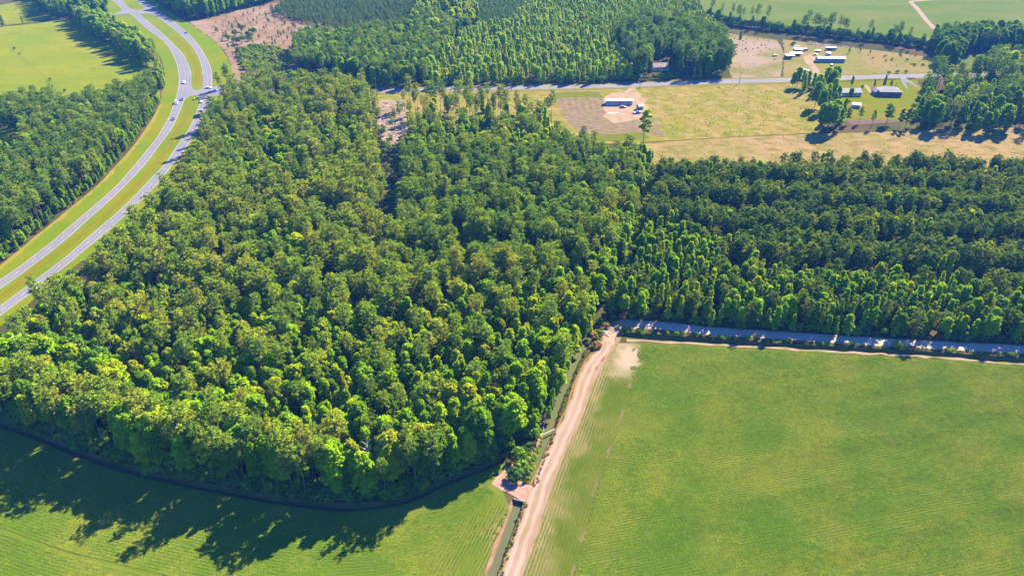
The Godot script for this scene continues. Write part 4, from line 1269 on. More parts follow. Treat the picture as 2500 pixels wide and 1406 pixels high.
	kind("pointed_tree", shapes, sizes, leaf_tints, bark2, 1.0)
	shapes = []
	sizes = []
	for q in [[12.0, 3.2, 0.22, 1.1], [13.0, 2.7, 0.3, 1.0], [11.0, 3.5, 0.18, 1.2], [12.0, 2.5, 0.25, 1.0]]:
		shapes.append(pine_shape(q[0], q[1], q[2], q[3]))
		sizes.append([q[0], q[1]])
	kind("young_pine", shapes, sizes, [["dark green", lin(0.084, 0.140, 0.017)], ["dull green", lin(0.118, 0.166, 0.020)], ["blue-green", lin(0.106, 0.189, 0.042)], ["olive green", lin(0.155, 0.195, 0.020)]], bark, 0.85)
	shapes = []
	sizes = []
	for q in [[2.2, 1.5], [1.6, 1.4], [2.6, 1.3]]:
		shapes.append(shrub_shape(q[0], q[1]))
		sizes.append([q[0], q[1]])
	kind("shrub", shapes, sizes, [["green", lin(0.095, 0.165, 0.012)], ["yellow-green", lin(0.17, 0.21, 0.008)], ["dark green", lin(0.055, 0.1, 0.02)], ["rusty", lin(0.22, 0.13, 0.03)]], bark2, 0.7)

	kind("sparse_tree", [leafy_shape(20.0, 3.4, 0.42, 0.3, 13, 0.4), leafy_shape(14.0, 3.6, 0.36, 0.1, 13, 0.36), leafy_shape(13.0, 3.0, 0.38, 0.2, 11, 0.36)], [[20.0, 3.4], [14.0, 3.6], [13.0, 3.0]], leaf_tints, bark2, 1.0)
	shapes = [dead_shape(15.0, 3.0), dead_shape(13.0, 3.4)]
	kind("dead_tree", shapes, [[15.0, 3.0], [13.0, 3.4]], [["pale grey", lin(0.3, 0.27, 0.23)]], bark2, 0.0)
	for q in [[Vector2(-40.8, -142.9), 15.0, "pale grey dead tree on the woods' front edge, right of the middle"], [Vector2(-148.1, -207.1), 13.0, "pale grey dead tree at the left end of the central woods"], [Vector2(-89.5, -260.4), 15.0, "pale grey dead tree among the pines midway up the central woods"], [Vector2(-38.2, -229.0), 14.0, "pale grey dead tree among bright trees right of the woods' centre"], [Vector2(-124.1, -316.1), 16.0, "pale grey dead tree among the pines near the highway"]]:
		plant("dead_tree", q[0], q[1], 0, "", q[2], "bare dead trees in the woods")

	# ---- the central woods
	var central := PackedVector2Array([Vector2(-202.6, -175.1), Vector2(-162.5, -166.6), Vector2(-146.1, -160.6), Vector2(-129.6, -153.4), Vector2(-111.1, -146.9), Vector2(-94.2, -142.4), Vector2(-78.1, -138.6), Vector2(-64.0, -135.8), Vector2(-47.8, -133.8), Vector2(-34.4, -135.2), Vector2(-27.8, -137.4), Vector2(-17.8, -143.8), Vector2(-6.1, -150.4), Vector2(2.5, -157.4), Vector2(8.8, -166.4), Vector2(13.9, -180.2), Vector2(19.9, -195.6), Vector2(25.1, -210.1), Vector2(29.7, -220.6), Vector2(34.5, -233.3), Vector2(40.4, -247.1), Vector2(48.8, -267.4), Vector2(57.3, -298.5), Vector2(68.3, -340.4), Vector2(77.4, -370.7), Vector2(77.8, -378.5), Vector2(58.6, -378.5), Vector2(44.9, -382.8), Vector2(36.1, -391.0), Vector2(24.8, -405.5), Vector2(10.1, -415.2), Vector2(-17.9, -420.9), Vector2(-64.1, -423.8), Vector2(-72.5, -419.5), Vector2(-78.7, -426.8), Vector2(-94.7, -476.9), Vector2(-114.3, -498.1), Vector2(-156.6, -502.9), Vector2(-186.1, -502.9), Vector2(-201.7, -501.0), Vector2(-200.7, -476.9), Vector2(-193.1, -445.9), Vector2(-185.2, -412.4), Vector2(-179.6, -382.8), Vector2(-175.3, -356.4), Vector2(-174.2, -334.3), Vector2(-172.4, -313.8), Vector2(-170.6, -294.3), Vector2(-169.4, -261.8), Vector2(-171.4, -234.8), Vector2(-172.6, -218.4), Vector2(-174.5, -205.6), Vector2(-178.0, -194.2), Vector2(-183.8, -177.2), Vector2(-199.0, -170.2)])
	var lane := PackedVector2Array([Vector2(-76.5, -376.7), Vector2(-68.3, -384.7), Vector2(-59.2, -356.4), Vector2(-54.5, -316.1), Vector2(-49.5, -282.3), Vector2(-59.5, -280.4), Vector2(-63.1, -316.1)])
	var logs_gap := PackedVector2Array([Vector2(-100.3, -493.4), Vector2(-74.1, -493.4), Vector2(-61.4, -426.8), Vector2(-58.1, -370.7), Vector2(-73.7, -370.7), Vector2(-90.3, -426.8)])
	var pits := [lane, logs_gap, PackedVector2Array([Vector2(-140.0, -376.7), Vector2(-131.8, -376.7), Vector2(-127.3, -356.4), Vector2(-135.1, -356.4)]), PackedVector2Array([Vector2(-38.0, -356.4), Vector2(-31.5, -359.2), Vector2(-28.0, -340.4), Vector2(-37.5, -337.8)]), PackedVector2Array([Vector2(-60.8, -226.1), Vector2(-57.8, -229.0), Vector2(-50.9, -197.9), Vector2(-54.5, -195.6)])]
	var bright := [PackedVector2Array([Vector2(-223.0, -202.6), Vector2(-183.2, -210.1), Vector2(-169.2, -217.9), Vector2(-155.1, -234.2), Vector2(-132.8, -227.6), Vector2(-108.0, -220.6), Vector2(-89.2, -226.1), Vector2(-69.6, -216.6), Vector2(-43.9, -210.1), Vector2(-27.3, -229.0), Vector2(-1.6, -234.8), Vector2(28.8, -247.1), Vector2(44.0, -260.4), Vector2(29.5, -217.9), Vector2(10.4, -166.4), Vector2(-17.7, -142.6), Vector2(-46.5, -132.9), Vector2(-161.2, -164.6), Vector2(-201.9, -174.2)]), PackedVector2Array([Vector2(-184.5, -434.3), Vector2(-177.2, -456.4), Vector2(-140.9, -423.1), Vector2(-114.9, -343.0), Vector2(-148.7, -340.4)]), PackedVector2Array([Vector2(-118.7, -426.8), Vector2(-73.8, -419.5), Vector2(-65.3, -367.8), Vector2(-103.7, -370.7)]), PackedVector2Array([Vector2(-64.5, -426.8), Vector2(25.0, -411.0), Vector2(34.8, -373.7), Vector2(-58.0, -373.7)]), PackedVector2Array([Vector2(42.5, -411.0), Vector2(82.2, -393.6), Vector2(78.0, -362.0), Vector2(53.9, -267.4), Vector2(38.6, -229.0), Vector2(28.9, -229.0), Vector2(46.8, -298.5), Vector2(48.6, -351.0)]), PackedVector2Array([Vector2(-116.7, -267.4), Vector2(-99.1, -282.3), Vector2(-80.5, -250.3), Vector2(-99.0, -237.8)])]
	var dark_part := PackedVector2Array([Vector2(-70.4, -379.7), Vector2(37.6, -412.4), Vector2(53.2, -335.3), Vector2(32.5, -250.3), Vector2(-41.6, -240.9)])
	var in_bright := func(p: Vector2) -> bool:
		for b in bright:
			if inside(p, b):
				return true
		return false
	var high_dist := func(p: Vector2) -> float: return far_from(p, woods_ditch)
	var hw_edge := b_right
	var where := func(p: Vector2) -> String:
		if far_from(p, woods_ditch) < 11.0:
			return "on the woods' front edge"
		if far_from(p, high_ditch) < 13.0:
			return "by the dirt-road ditch"
		if far_from(p, hw_edge) < 16.0:
			return "beside the highway"
		return "in the central woods"
	wood_over(central, 4.05, func(p: Vector2) -> Array:
		var n := mid.get_noise_2d(p.x * 0.7, p.y * 0.7)
		var edge: float = far_from(p, woods_ditch)
		var z: String = where.call(p)
		if far_from(p, hw_edge) < 26.0 and p.y < -250.0 and rng.randf() < 0.75:
			return ["pine_tree", [0, 1, 0, 2][rng.randi() % 4], rng.randf_range(11.0, 16.0), z] if rng.randf() < 0.6 else ["broadleaf_tree", [0, 2, 1][rng.randi() % 3], rng.randf_range(7.0, 12.0), z]
		if edge < 13.0 and p.x < -48.0:
			if rng.randf() < 0.55:
				return ["pine_tree", [0, 2, 0, 1][rng.randi() % 4], rng.randf_range(17.0, 22.0), z] if rng.randf() < 0.8 else []
			return ["broadleaf_tree", rng.randi() % 3, rng.randf_range(13.0, 18.0), z]
		if in_bright.call(p):
			if rng.randf() < 0.17 + n * 0.25:
				return ["pine_tree", [0, 1, 2, 1][rng.randi() % 4], rng.randf_range(15.0, 20.0), z]
			if rng.randf() < 0.36:
				return ["pointed_tree", [0, 0, 1, 2, 4][rng.randi() % 5], rng.randf_range(11.0, 15.5), z]
			return ["broadleaf_tree", [0, 0, 1, 0, 2, 4, 3][rng.randi() % 7], rng.randf_range(9.5, 15.0) + (2.0 if edge < 25.0 else 0.0), z]
		if n > 0.2 and rng.randf() < 0.55 or rng.randf() < 0.08:
			return ["shrub", 1, rng.randf_range(1.5, 3.5), ""] if rng.randf() < 0.5 else []
		if inside(p, dark_part):
			if rng.randf() < 0.76 - n * 0.2:
				return ["pine_tree", [1, 3, 0, 1][rng.randi() % 4], rng.randf_range(13.0, 20.5), z]
			return ["broadleaf_tree", [2, 3, 0, 2][rng.randi() % 4], rng.randf_range(10.0, 15.0), z]
		if rng.randf() < 0.70 - n * 0.35:
			return ["pine_tree", [0, 0, 1, 2, 0][rng.randi() % 5], rng.randf_range(13.5, 21.5), z]
		if rng.randf() < 0.25:
			return []
		return ["broadleaf_tree" if rng.randf() < 0.6 else "pointed_tree", [0, 2, 2, 1, 3][rng.randi() % 5], rng.randf_range(9.0, 13.5), z], pits)
	# low growth on the floor of the woods and at its edges
	wood_over(central, 5.2, func(p: Vector2) -> Array:
		return ["shrub", [0, 2, 0, 1][rng.randi() % 4], rng.randf_range(1.5, 4.0), ""], [])
	for l in [[woods_ditch, -3.2, 0.9], [woods_ditch, -5.0, 1.1], [woods_ditch, -2.4, 0.8], [high_ditch, -4.2, 1.0]]:
		for p in beside(smooth(l[0], 1.5), l[1]):
			plant("shrub", p + Vector2(rng.randf_range(-0.8, 0.8), rng.randf_range(-0.8, 0.8)), rng.randf_range(1.8, 4.6) * l[2], [0, 2, 2, 0][rng.randi() % 4])
	for l in [[woods_ditch, -4.6, 3.4, 0.8], [woods_ditch, -7.0, 3.6, 0.6], [high_ditch, -5.0, 4.0, 0.8], [foot, -2.2, 3.2, 0.9], [foot, -4.4, 3.6, 0.7]]:
		for p in beside(smooth(even(l[0], 60), l[2]), l[1]):
			if rng.randf() < l[3] and not (l[0] == high_ditch and p.y > -160.0):
				plant("broadleaf_tree" if rng.randf() < 0.7 else "pointed_tree", p + Vector2(rng.randf_range(-1.0, 1.0), rng.randf_range(-1.0, 1.0)), rng.randf_range(4.5, 8.0), [0, 2, 2, 0][rng.randi() % 4], "at the foot of the woods")
	for p in beside(smooth(b_right, 2.5), 9.5):
		if p.y > -500.0 and rng.randf() < 0.8:
			plant("shrub", p + Vector2(rng.randf_range(-1.5, 2.5), rng.randf_range(-1.5, 1.5)), rng.randf_range(1.2, 3.4), [0, 1, 1, 2][rng.randi() % 4])
	# the pines that stand free along the country road
	for q in [[Vector2(-212.8, -529.2), Vector2(-189.2, -510.7), Vector2(-181.4, -506.8), Vector2(-172.5, -504.8), Vector2(-165.4, -502.9), Vector2(-153.5, -500.0), Vector2(-149.1, -499.0), Vector2(-144.0, -497.1), Vector2(-131.7, -497.1), Vector2(-121.5, -499.0), Vector2(-111.8, -482.3), Vector2(-106.1, -493.4), Vector2(-94.3, -458.1), Vector2(-88.6, -448.3), Vector2(-156.9, -482.3), Vector2(-135.5, -482.3), Vector2(-139.6, -493.4), Vector2(-135.0, -499.0), Vector2(-127.5, -491.5), Vector2(-124.7, -502.9), Vector2(-117.1, -491.5), Vector2(-114.8, -501.0), Vector2(-107.7, -487.8), Vector2(-106.0, -501.0), Vector2(-100.1, -480.5), Vector2(-147.7, -502.9)], [Vector2(-71.6, -437.3), Vector2(-70.8, -482.3), Vector2(-64.3, -470.8), Vector2(-54.9, -449.9), Vector2(-54.9, -466.5), Vector2(-48.9, -473.4), Vector2(-46.4, -476.9), Vector2(-40.1, -453.1), Vector2(-36.2, -476.9), Vector2(-30.3, -461.4), Vector2(-28.1, -473.4), Vector2(-20.4, -461.4), Vector2(-16.9, -475.2), Vector2(-12.0, -456.4), Vector2(-7.7, -464.8), Vector2(-3.9, -462.2), Vector2(3.3, -458.1), Vector2(8.1, -449.9), Vector2(25.9, -449.9), Vector2(17.7, -432.7)]]:
		for p in q:
			plant("pine_tree", p, rng.randf_range(17.5, 22.5), [0, 1, 1, 2][rng.randi() % 4], "by the country road")
			plant("pine_tree", p + Vector2(rng.randf_range(-5, 5), rng.randf_range(2, 14)), rng.randf_range(13.0, 19.0), [0, 1, 1, 2][rng.randi() % 4], "by the country road")
			plant("pine_tree" if rng.randf() < 0.6 else "broadleaf_tree", p + Vector2(rng.randf_range(-7, 7), rng.randf_range(6, 20)), rng.randf_range(10.0, 16.0), [0, 1, 1, 2][rng.randi() % 4], "by the country road")
			for k in 2:
				plant("shrub", p + Vector2(rng.randf_range(-6, 6), rng.randf_range(-2, 10)), rng.randf_range(1.5, 4.5), [0, 1, 2][rng.randi() % 3])
	plant("pointed_tree", Vector2(-20.1, -470.8), 17.0, 1, "by the country road")
	for q in [Vector2(17.0, -432.7), Vector2(20.6, -426.8), Vector2(13.4, -426.8), Vector2(22.4, -419.5)]:
		plant("pointed_tree", q, rng.randf_range(13.0, 18.0), [0, 1][rng.randi() % 2], "beside the hay field")
	plant("pine_tree", Vector2(-179.7, -223.3), 19.0, 1, "beside the highway")
	plant("pine_tree", Vector2(-214.0, -529.2), 16.0, 3, "", "round dark pine alone at the highway junction", "pines in the woods")

	# ---- the left woods
	var left := PackedVector2Array([Vector2(-224.9, -205.1), Vector2(-225.6, -244.6), Vector2(-223.6, -266.0), Vector2(-223.8, -274.7), Vector2(-223.7, -283.5), Vector2(-224.4, -293.9), Vector2(-223.8, -299.7), Vector2(-223.9, -335.8), Vector2(-224.4, -355.3), Vector2(-227.0, -373.7), Vector2(-228.1, -383.4), Vector2(-232.6, -415.2), Vector2(-238.4, -442.0), Vector2(-243.7, -466.5), Vector2(-249.4, -487.8), Vector2(-258.6, -510.7), Vector2(-265.4, -516.8), Vector2(-269.2, -497.1), Vector2(-285.3, -482.3), Vector2(-291.5, -461.4), Vector2(-319.5, -482.3), Vector2(-337.9, -469.9), Vector2(-344.8, -463.1), Vector2(-371.9, -466.5), Vector2(-360.9, -449.9), Vector2(-324.2, -438.1), Vector2(-307.0, -426.8), Vector2(-286.9, -397.5), Vector2(-275.9, -373.7), Vector2(-282.7, -362.0), Vector2(-299.3, -356.4), Vector2(-329.3, -345.6)])
	wood_over(left, 5.0, func(p: Vector2) -> Array:
		var n := mid.get_noise_2d(p.x * 0.8, p.y * 0.8)
		var z := "beside the highway" if far_from(p, a_left) < 20.0 else "in the left-hand woods"
		if rng.randf() < 0.80 - n * 0.25:
			return ["pine_tree", [1, 0, 3, 1][rng.randi() % 4], rng.randf_range(14.0, 18.5), z]
		return ["broadleaf_tree", [2, 0, 3, 0][rng.randi() % 4], rng.randf_range(10.0, 15.0), z])
	wood_over(left, 5.0, func(p: Vector2) -> Array: return ["shrub", [0, 2, 2][rng.randi() % 3], rng.randf_range(1.5, 3.5)])
	for q in [Vector2(-293.7, -384.7), Vector2(-286.5, -379.7), Vector2(-278.7, -372.5), Vector2(-282.1, -364.9), Vector2(-270.8, -364.9)]:
		plant("pointed_tree", q, rng.randf_range(11.0, 14.0), 0, "in the left-hand woods")
	# the hedge of trees between the pasture and the highway
	wood_over(PackedVector2Array([Vector2(-444.1, -752.4), Vector2(-451.4, -780.5), Vector2(-406.6, -737.1), Vector2(-357.9, -684.5), Vector2(-298.9, -604.9), Vector2(-289.5, -581.8), Vector2(-298.6, -584.3), Vector2(-326.3, -615.6), Vector2(-364.8, -659.1), Vector2(-408.6, -704.8)]), 5.0, func(p: Vector2) -> Array:
		return ["broadleaf_tree" if rng.randf() < 0.75 else "pine_tree", [2, 0, 0, 1][rng.randi() % 4], rng.randf_range(11.0, 18.0), "in the hedge above the pasture"])
	wood_over(PackedVector2Array([Vector2(-293.6, -586.8), Vector2(-292.4, -591.8), Vector2(-273.8, -555.6), Vector2(-260.4, -528.1), Vector2(-261.1, -520.8), Vector2(-275.9, -549.9)]), 3.2, func(p: Vector2) -> Array:
		return ["pointed_tree", [0, 1][rng.randi() % 2], rng.randf_range(7.5, 11.0), "at the pasture's right edge"])
	wood_over(PackedVector2Array([Vector2(-516.0, -810.4), Vector2(-479.3, -772.3), Vector2(-453.6, -772.3), Vector2(-432.9, -793.1), Vector2(-463.5, -852.1), Vector2(-516.4, -936.6), Vector2(-589.6, -1065.8), Vector2(-681.2, -1065.8)]), 7.0, func(p: Vector2) -> Array:
		return ["broadleaf_tree", [2, 3, 3, 0][rng.randi() % 4], rng.randf_range(13.0, 19.0), "behind the far pasture"])
	for q in [[Vector2(-485.8, -782.5), 16.0, "first"], [Vector2(-489.8, -801.7), 17.0, ""], [Vector2(-473.0, -790.9), 14.0, ""], [Vector2(-518.5, -828.5), 18.0, ""], [Vector2(-512.4, -740.9), 11.0, ""], [Vector2(-499.7, -752.4), 8.0, ""]]:
		plant("pointed_tree", q[0], q[1], 4, "at the far pasture")
	wood_over(PackedVector2Array([Vector2(-708.2, -895.2), Vector2(-582.8, -897.8), Vector2(-681.2, -1065.8), Vector2(-830.0, -1065.8)]), 8.0, func(p: Vector2) -> Array:
		return ["broadleaf_tree", 3, rng.randf_range(12.0, 17.0), "behind the far pasture"])
	# the tall trees at the top, right of the highway
	wood_over(PackedVector2Array([Vector2(-405.0, -861.9), Vector2(-361.9, -801.7), Vector2(-335.4, -776.3), Vector2(-320.3, -776.3), Vector2(-310.4, -797.3), Vector2(-297.6, -833.1), Vector2(-278.5, -861.9), Vector2(-269.7, -936.6), Vector2(-314.8, -1065.8), Vector2(-526.6, -1065.8)]), 6.4, func(p: Vector2) -> Array:
		return ["broadleaf_tree", [0, 2, 0, 3][rng.randi() % 4], rng.randf_range(14.0, 20.0), "at the top beside the highway"])
	# the cleared ground
	for q in [Vector2(-265.4, -697.9), Vector2(-264.0, -715.3), Vector2(-252.2, -691.2), Vector2(-244.5, -681.3), Vector2(-255.7, -678.0), Vector2(-247.6, -701.3), Vector2(-265.5, -684.5), Vector2(-245.8, -665.3)]:
		plant("shrub", q + Vector2(rng.randf_range(-3, 3), rng.randf_range(-3, 3)), rng.randf_range(4.0, 8.0), [2, 0][rng.randi() % 2], "on the cleared ground")
	wood_over(PackedVector2Array([Vector2(-244.5, -644.0), Vector2(-227.1, -659.1), Vector2(-198.3, -635.3), Vector2(-181.4, -604.9), Vector2(-184.5, -572.0), Vector2(-198.8, -564.9), Vector2(-215.7, -576.9), Vector2(-232.2, -604.9)]), 3.6, func(p: Vector2) -> Array:
		return ["shrub", [1, 0, 1][rng.randi() % 3], rng.randf_range(2.0, 4.5), "on the cleared ground"] if rng.randf() < 0.85 else [])
	wood_over(PackedVector2Array([Vector2(-323.2, -778.4), Vector2(-297.6, -833.1), Vector2(-255.7, -847.3), Vector2(-195.7, -748.5), Vector2(-188.7, -647.0), Vector2(-219.1, -632.4), Vector2(-243.0, -618.4), Vector2(-284.5, -694.5)]), 10.0, func(p: Vector2) -> Array:
		return ["young_pine", rng.randi() % 4, rng.randf_range(1.6, 5.0), "on the cleared ground"] if rng.randf() < 0.8 else [])
	wood_over(PackedVector2Array([Vector2(-261.7, -852.1), Vector2(-291.9, -1065.8), Vector2(-108.8, -1065.8), Vector2(-96.2, -833.1), Vector2(-112.9, -752.4), Vector2(-137.6, -701.3), Vector2(-162.6, -708.2), Vector2(-203.1, -744.7), Vector2(-239.7, -772.3), Vector2(-263.6, -810.4)]), 4.6, func(p: Vector2) -> Array:
		return ["young_pine", [2, 0, 2, 1][rng.randi() % 4], rng.randf_range(4.0, 8.0), "in the far plantation"] if rng.randf() < 0.9 else [])

	# ---- the woods behind the country road
	var back := PackedVector2Array([Vector2(-176.6, -569.6), Vector2(-193.4, -647.0), Vector2(-187.0, -678.0), Vector2(-148.9, -659.1), Vector2(-136.4, -694.5), Vector2(-103.3, -694.5), Vector2(-84.9, -810.4), Vector2(-74.4, -1065.8), Vector2(234.7, -1065.8), Vector2(201.0, -810.4), Vector2(200.6, -726.1), Vector2(192.5, -662.2), Vector2(184.5, -604.9), Vector2(174.1, -560.2), Vector2(143.3, -549.9), Vector2(127.6, -567.2), Vector2(110.4, -562.5), Vector2(95.7, -546.5), Vector2(31.3, -537.7), Vector2(-15.5, -534.5), Vector2(-61.9, -531.3), Vector2(-106.2, -528.1), Vector2(-116.8, -544.3), Vector2(-145.6, -560.2)])
	var light_part := PackedVector2Array([Vector2(-50.7, -694.5), Vector2(-4.2, -748.5), Vector2(63.9, -768.2), Vector2(93.5, -662.2), Vector2(91.6, -544.3), Vector2(-15.5, -531.3), Vector2(-64.8, -529.2), Vector2(-62.1, -567.2)])
	var fine_part := PackedVector2Array([Vector2(-104.7, -788.8), Vector2(-74.4, -1065.8), Vector2(28.6, -1065.8), Vector2(18.3, -833.1), Vector2(-4.1, -729.7), Vector2(-51.8, -711.7)])
	var big_part := PackedVector2Array([Vector2(93.5, -662.2), Vector2(129.0, -748.5), Vector2(175.4, -694.5), Vector2(190.6, -662.2), Vector2(174.8, -560.2), Vector2(94.7, -544.3)])
	wood_over(back, 5.0, func(p: Vector2) -> Array:
		var z := "behind the country road"
		if inside(p, big_part):
			return (["pine_tree", [3, 1, 3][rng.randi() % 3], rng.randf_range(17.0, 23.0), z] if rng.randf() < 0.55 else ["broadleaf_tree", [3, 2, 3][rng.randi() % 3], rng.randf_range(14.0, 20.0), z]) if rng.randf() < 0.72 else []
		if inside(p, fine_part):
			return ["young_pine", 2, rng.randf_range(6.0, 9.0), z]
		if inside(p, light_part):
			return (["pointed_tree", [1, 5, 5, 1, 5, 0][rng.randi() % 6], rng.randf_range(8.0, 13.0), z] if rng.randf() < 0.5 else ["broadleaf_tree", [5, 1, 5, 0][rng.randi() % 4], rng.randf_range(7.5, 12.0), z]) if rng.randf() < 0.72 else []
		var n := mid.get_noise_2d(p.x * 0.6, p.y * 0.6)
		if p.x > 0.0:
			return ["pointed_tree", [0, 5, 0, 1][rng.randi() % 4], rng.randf_range(8.0, 13.0), z]
		if rng.randf() < 0.5 + n:
			return ["pine_tree", [3, 1, 0][rng.randi() % 3], rng.randf_range(13.0, 18.0), z]
		return ["broadleaf_tree", [2, 0, 3][rng.randi() % 3], rng.randf_range(11.0, 16.0), z], [PackedVector2Array([Vector2(117.5, -604.9), Vector2(134.8, -604.9), Vector2(126.3, -544.3), Vector2(102.6, -544.3)])])
	wood_over(PackedVector2Array([Vector2(-100.0, -715.3), Vector2(-53.4, -678.0), Vector2(-29.8, -768.2), Vector2(-86.5, -936.6), Vector2(-109.9, -833.1)]), 6.0, func(p: Vector2) -> Array:
		return ["broadleaf_tree", 1, rng.randf_range(13.0, 17.0), "behind the country road"] if rng.randf() < 0.35 else [])
	for p in beside(smooth(r_top, 2.2), -7.0):
		if p.x > -150.0 and p.x < 125.0:
			plant("shrub", p + Vector2(0, rng.randf_range(-2.0, 1.0)), rng.randf_range(2.5, 5.5), [0, 2, 0][rng.randi() % 3])
	for q in [[Vector2(112.0, -572.0), 9.0], [Vector2(117.6, -562.5), 7.0], [Vector2(106.5, -548.8), 5.0], [Vector2(135.2, -569.6), 11.0], [Vector2(125.8, -576.9), 9.0]]:
		plant("pointed_tree", q[0], q[1], [0, 2][rng.randi() % 2], "by the half-hidden house")

	# ---- the right woods
	var right := PackedVector2Array([Vector2(37.5, -227.8), Vector2(41.7, -225.6), Vector2(49.0, -223.6), Vector2(61.3, -221.7), Vector2(72.8, -219.3), Vector2(103.1, -215.8), Vector2(146.4, -211.1), Vector2(187.7, -207.6), Vector2(229.7, -203.6), Vector2(350.5, -362.0), Vector2(282.0, -360.9), Vector2(238.0, -363.2), Vector2(170.9, -365.5), Vector2(125.3, -365.5), Vector2(84.3, -363.2), Vector2(78.9, -353.1), Vector2(68.4, -311.5), Vector2(58.3, -277.7), Vector2(46.8, -247.1)])
	var front_right := PackedVector2Array([Vector2(37.2, -225.6), Vector2(61.0, -220.1), Vector2(102.8, -214.7), Vector2(186.4, -205.6), Vector2(228.6, -202.2), Vector2(249.0, -229.0), Vector2(203.5, -233.3), Vector2(166.8, -241.5), Vector2(127.2, -247.1), Vector2(104.4, -250.3), Vector2(98.8, -267.4), Vector2(85.0, -286.2), Vector2(59.5, -292.2), Vector2(52.1, -267.4)])
	var gap_lines := [PackedVector2Array([Vector2(90.7, -267.4), Vector2(98.1, -271.7), Vector2(95.3, -247.1), Vector2(91.6, -240.9)]), PackedVector2Array([Vector2(150.5, -271.0), Vector2(194.3, -278.5), Vector2(233.6, -282.3), Vector2(230.8, -277.7), Vector2(191.2, -272.5), Vector2(148.8, -264.6)])]
	wood_over(right, 3.9, func(p: Vector2) -> Array:
		var n := mid.get_noise_2d(p.x, p.y)
		var z := "along the gravel track" if far_from(p, track_line) < 9.0 else "in the right-hand woods"
		if far_from(p, track_line) < 6.5 and rng.randf() < 0.3:
			return []
		if inside(p, front_right):
			var pick := rng.randf()
			if pick < 0.3:
				return ["broadleaf_tree", [0, 2, 0, 3][rng.randi() % 4], rng.randf_range(8.0, 12.0), z]
			if pick < 0.82 + n * 0.4:
				return ["pointed_tree", [0, 2, 0, 2, 1, 0][rng.randi() % 6], rng.randf_range(8.5, 13.0) * (0.82 if far_from(p, track_line) < 9.0 else 1.0), z]
			return ["young_pine", [0, 1, 3][rng.randi() % 3], rng.randf_range(8.5, 12.0), z]
		var row_at: float = fposmod(p.y * 0.994 - p.x * 0.105 + n * 5.0, 27.0)
		if row_at < 8.5 or rng.randf() < 0.12:
			return []
		if rng.randf() < 0.12 + n * 0.12:
			return ["pointed_tree", [0, 1, 1][rng.randi() % 3], rng.randf_range(10.0, 13.5), z]
		return ["young_pine", [0, 1, 0, 0, 3][rng.randi() % 5], rng.randf_range(10.0, 13.0) + n * 2.0 + (1.0 if row_at > 20.0 else 0.0), z], gap_lines)
	for p in beside(smooth(track_line, 1.6), -4.4):
		plant("shrub", p + Vector2(rng.randf_range(-0.7, 0.7), rng.randf_range(-1.4, 0.4)), rng.randf_range(1.4, 3.6), [2, 0, 2][rng.randi() % 3])
	for p in beside(smooth(track_ditch, 1.1), -2.3):
		if rng.randf() < 0.8:
			plant("shrub", p + Vector2(rng.randf_range(-0.5, 0.5), rng.randf_range(-0.6, 0.6)), rng.randf_range(0.7, 1.9), [0, 2, 0, 3, 1][rng.randi() % 5])
	plant("shrub", Vector2(89.8, -210.6), 2.6, 1, "", "yellow-green bush over the ditch beside the gravel track")
	plant("shrub", Vector2(140.0, -205.1), 3.0, 1, "", "rounded yellow-green bush on the track ditch, right of centre")
	for p in smooth([Vector2(38.4, -236.3), Vector2(42.4, -247.1), Vector2(50.0, -265.6), Vector2(58.7, -292.2), Vector2(69.1, -330.3), Vector2(80.2, -370.7)], 1.8):
		for k in 2:
			plant("shrub", p + Vector2(rng.randf_range(-2.2, 2.2), rng.randf_range(-1.0, 1.0)), rng.randf_range(1.2, 3.6), [1, 0, 1][rng.randi() % 3])
	# brush about the bend and on the ditch banks
	for q in [[[Vector2(33.8, -220.6), Vector2(35.1, -218.4), Vector2(33.9, -215.8), Vector2(32.4, -213.2), Vector2(36.3, -220.6), Vector2(39.5, -223.9), Vector2(42.8, -224.5), Vector2(45.9, -223.9), Vector2(30.7, -211.1), Vector2(32.0, -209.1), Vector2(30.6, -206.1)], 3, 2.0], [[Vector2(5.3, -145.7), Vector2(5.8, -147.7), Vector2(6.3, -149.3), Vector2(6.9, -151.3), Vector2(7.5, -153.3), Vector2(4.8, -143.8), Vector2(4.2, -142.3), Vector2(8.2, -155.3), Vector2(8.9, -157.1), Vector2(6.0, -146.4), Vector2(3.8, -141.1), Vector2(7.1, -150.3)], 1, 1.5], [[Vector2(0.0, -160.9), Vector2(2.6, -162.4), Vector2(5.1, -160.9), Vector2(3.3, -159.9), Vector2(1.5, -159.5)], 0, 1.8], [[Vector2(41.3, -213.2), Vector2(43.0, -214.7), Vector2(45.4, -215.3), Vector2(47.3, -214.7), Vector2(48.4, -213.7)], 3, 1.3]]:
		for p in q[0]:
			plant("shrub", p + Vector2(rng.randf_range(-0.5, 0.5), rng.randf_range(-0.5, 0.5)), q[2] * rng.randf_range(0.7, 1.2), q[1] if rng.randf() < 0.7 else 0)
	for p in beside(smooth(high_ditch, 1.8), -0.9):
		if p.y < -168.0:
			plant("pointed_tree" if rng.randf() < 0.6 else "broadleaf_tree", p + Vector2(rng.randf_range(-1.2, 0.6), rng.randf_range(-0.8, 0.8)), rng.randf_range(5.0, 9.5), [0, 1, 0, 2][rng.randi() % 4], "by the dirt-road ditch")
	for p in beside(smooth(high_ditch, 1.2), 2.2):
		plant("shrub", p + Vector2(rng.randf_range(-0.4, 0.5), rng.randf_range(-0.5, 0.5)), rng.randf_range(0.4, 0.9), [3, 3, 0][rng.randi() % 3])
	for p in beside(smooth(low_ditch, 1.0), 2.0):
		plant("shrub", p + Vector2(rng.randf_range(-0.4, 0.4), 0), rng.randf_range(0.4, 0.9), [3, 0, 1][rng.randi() % 3])
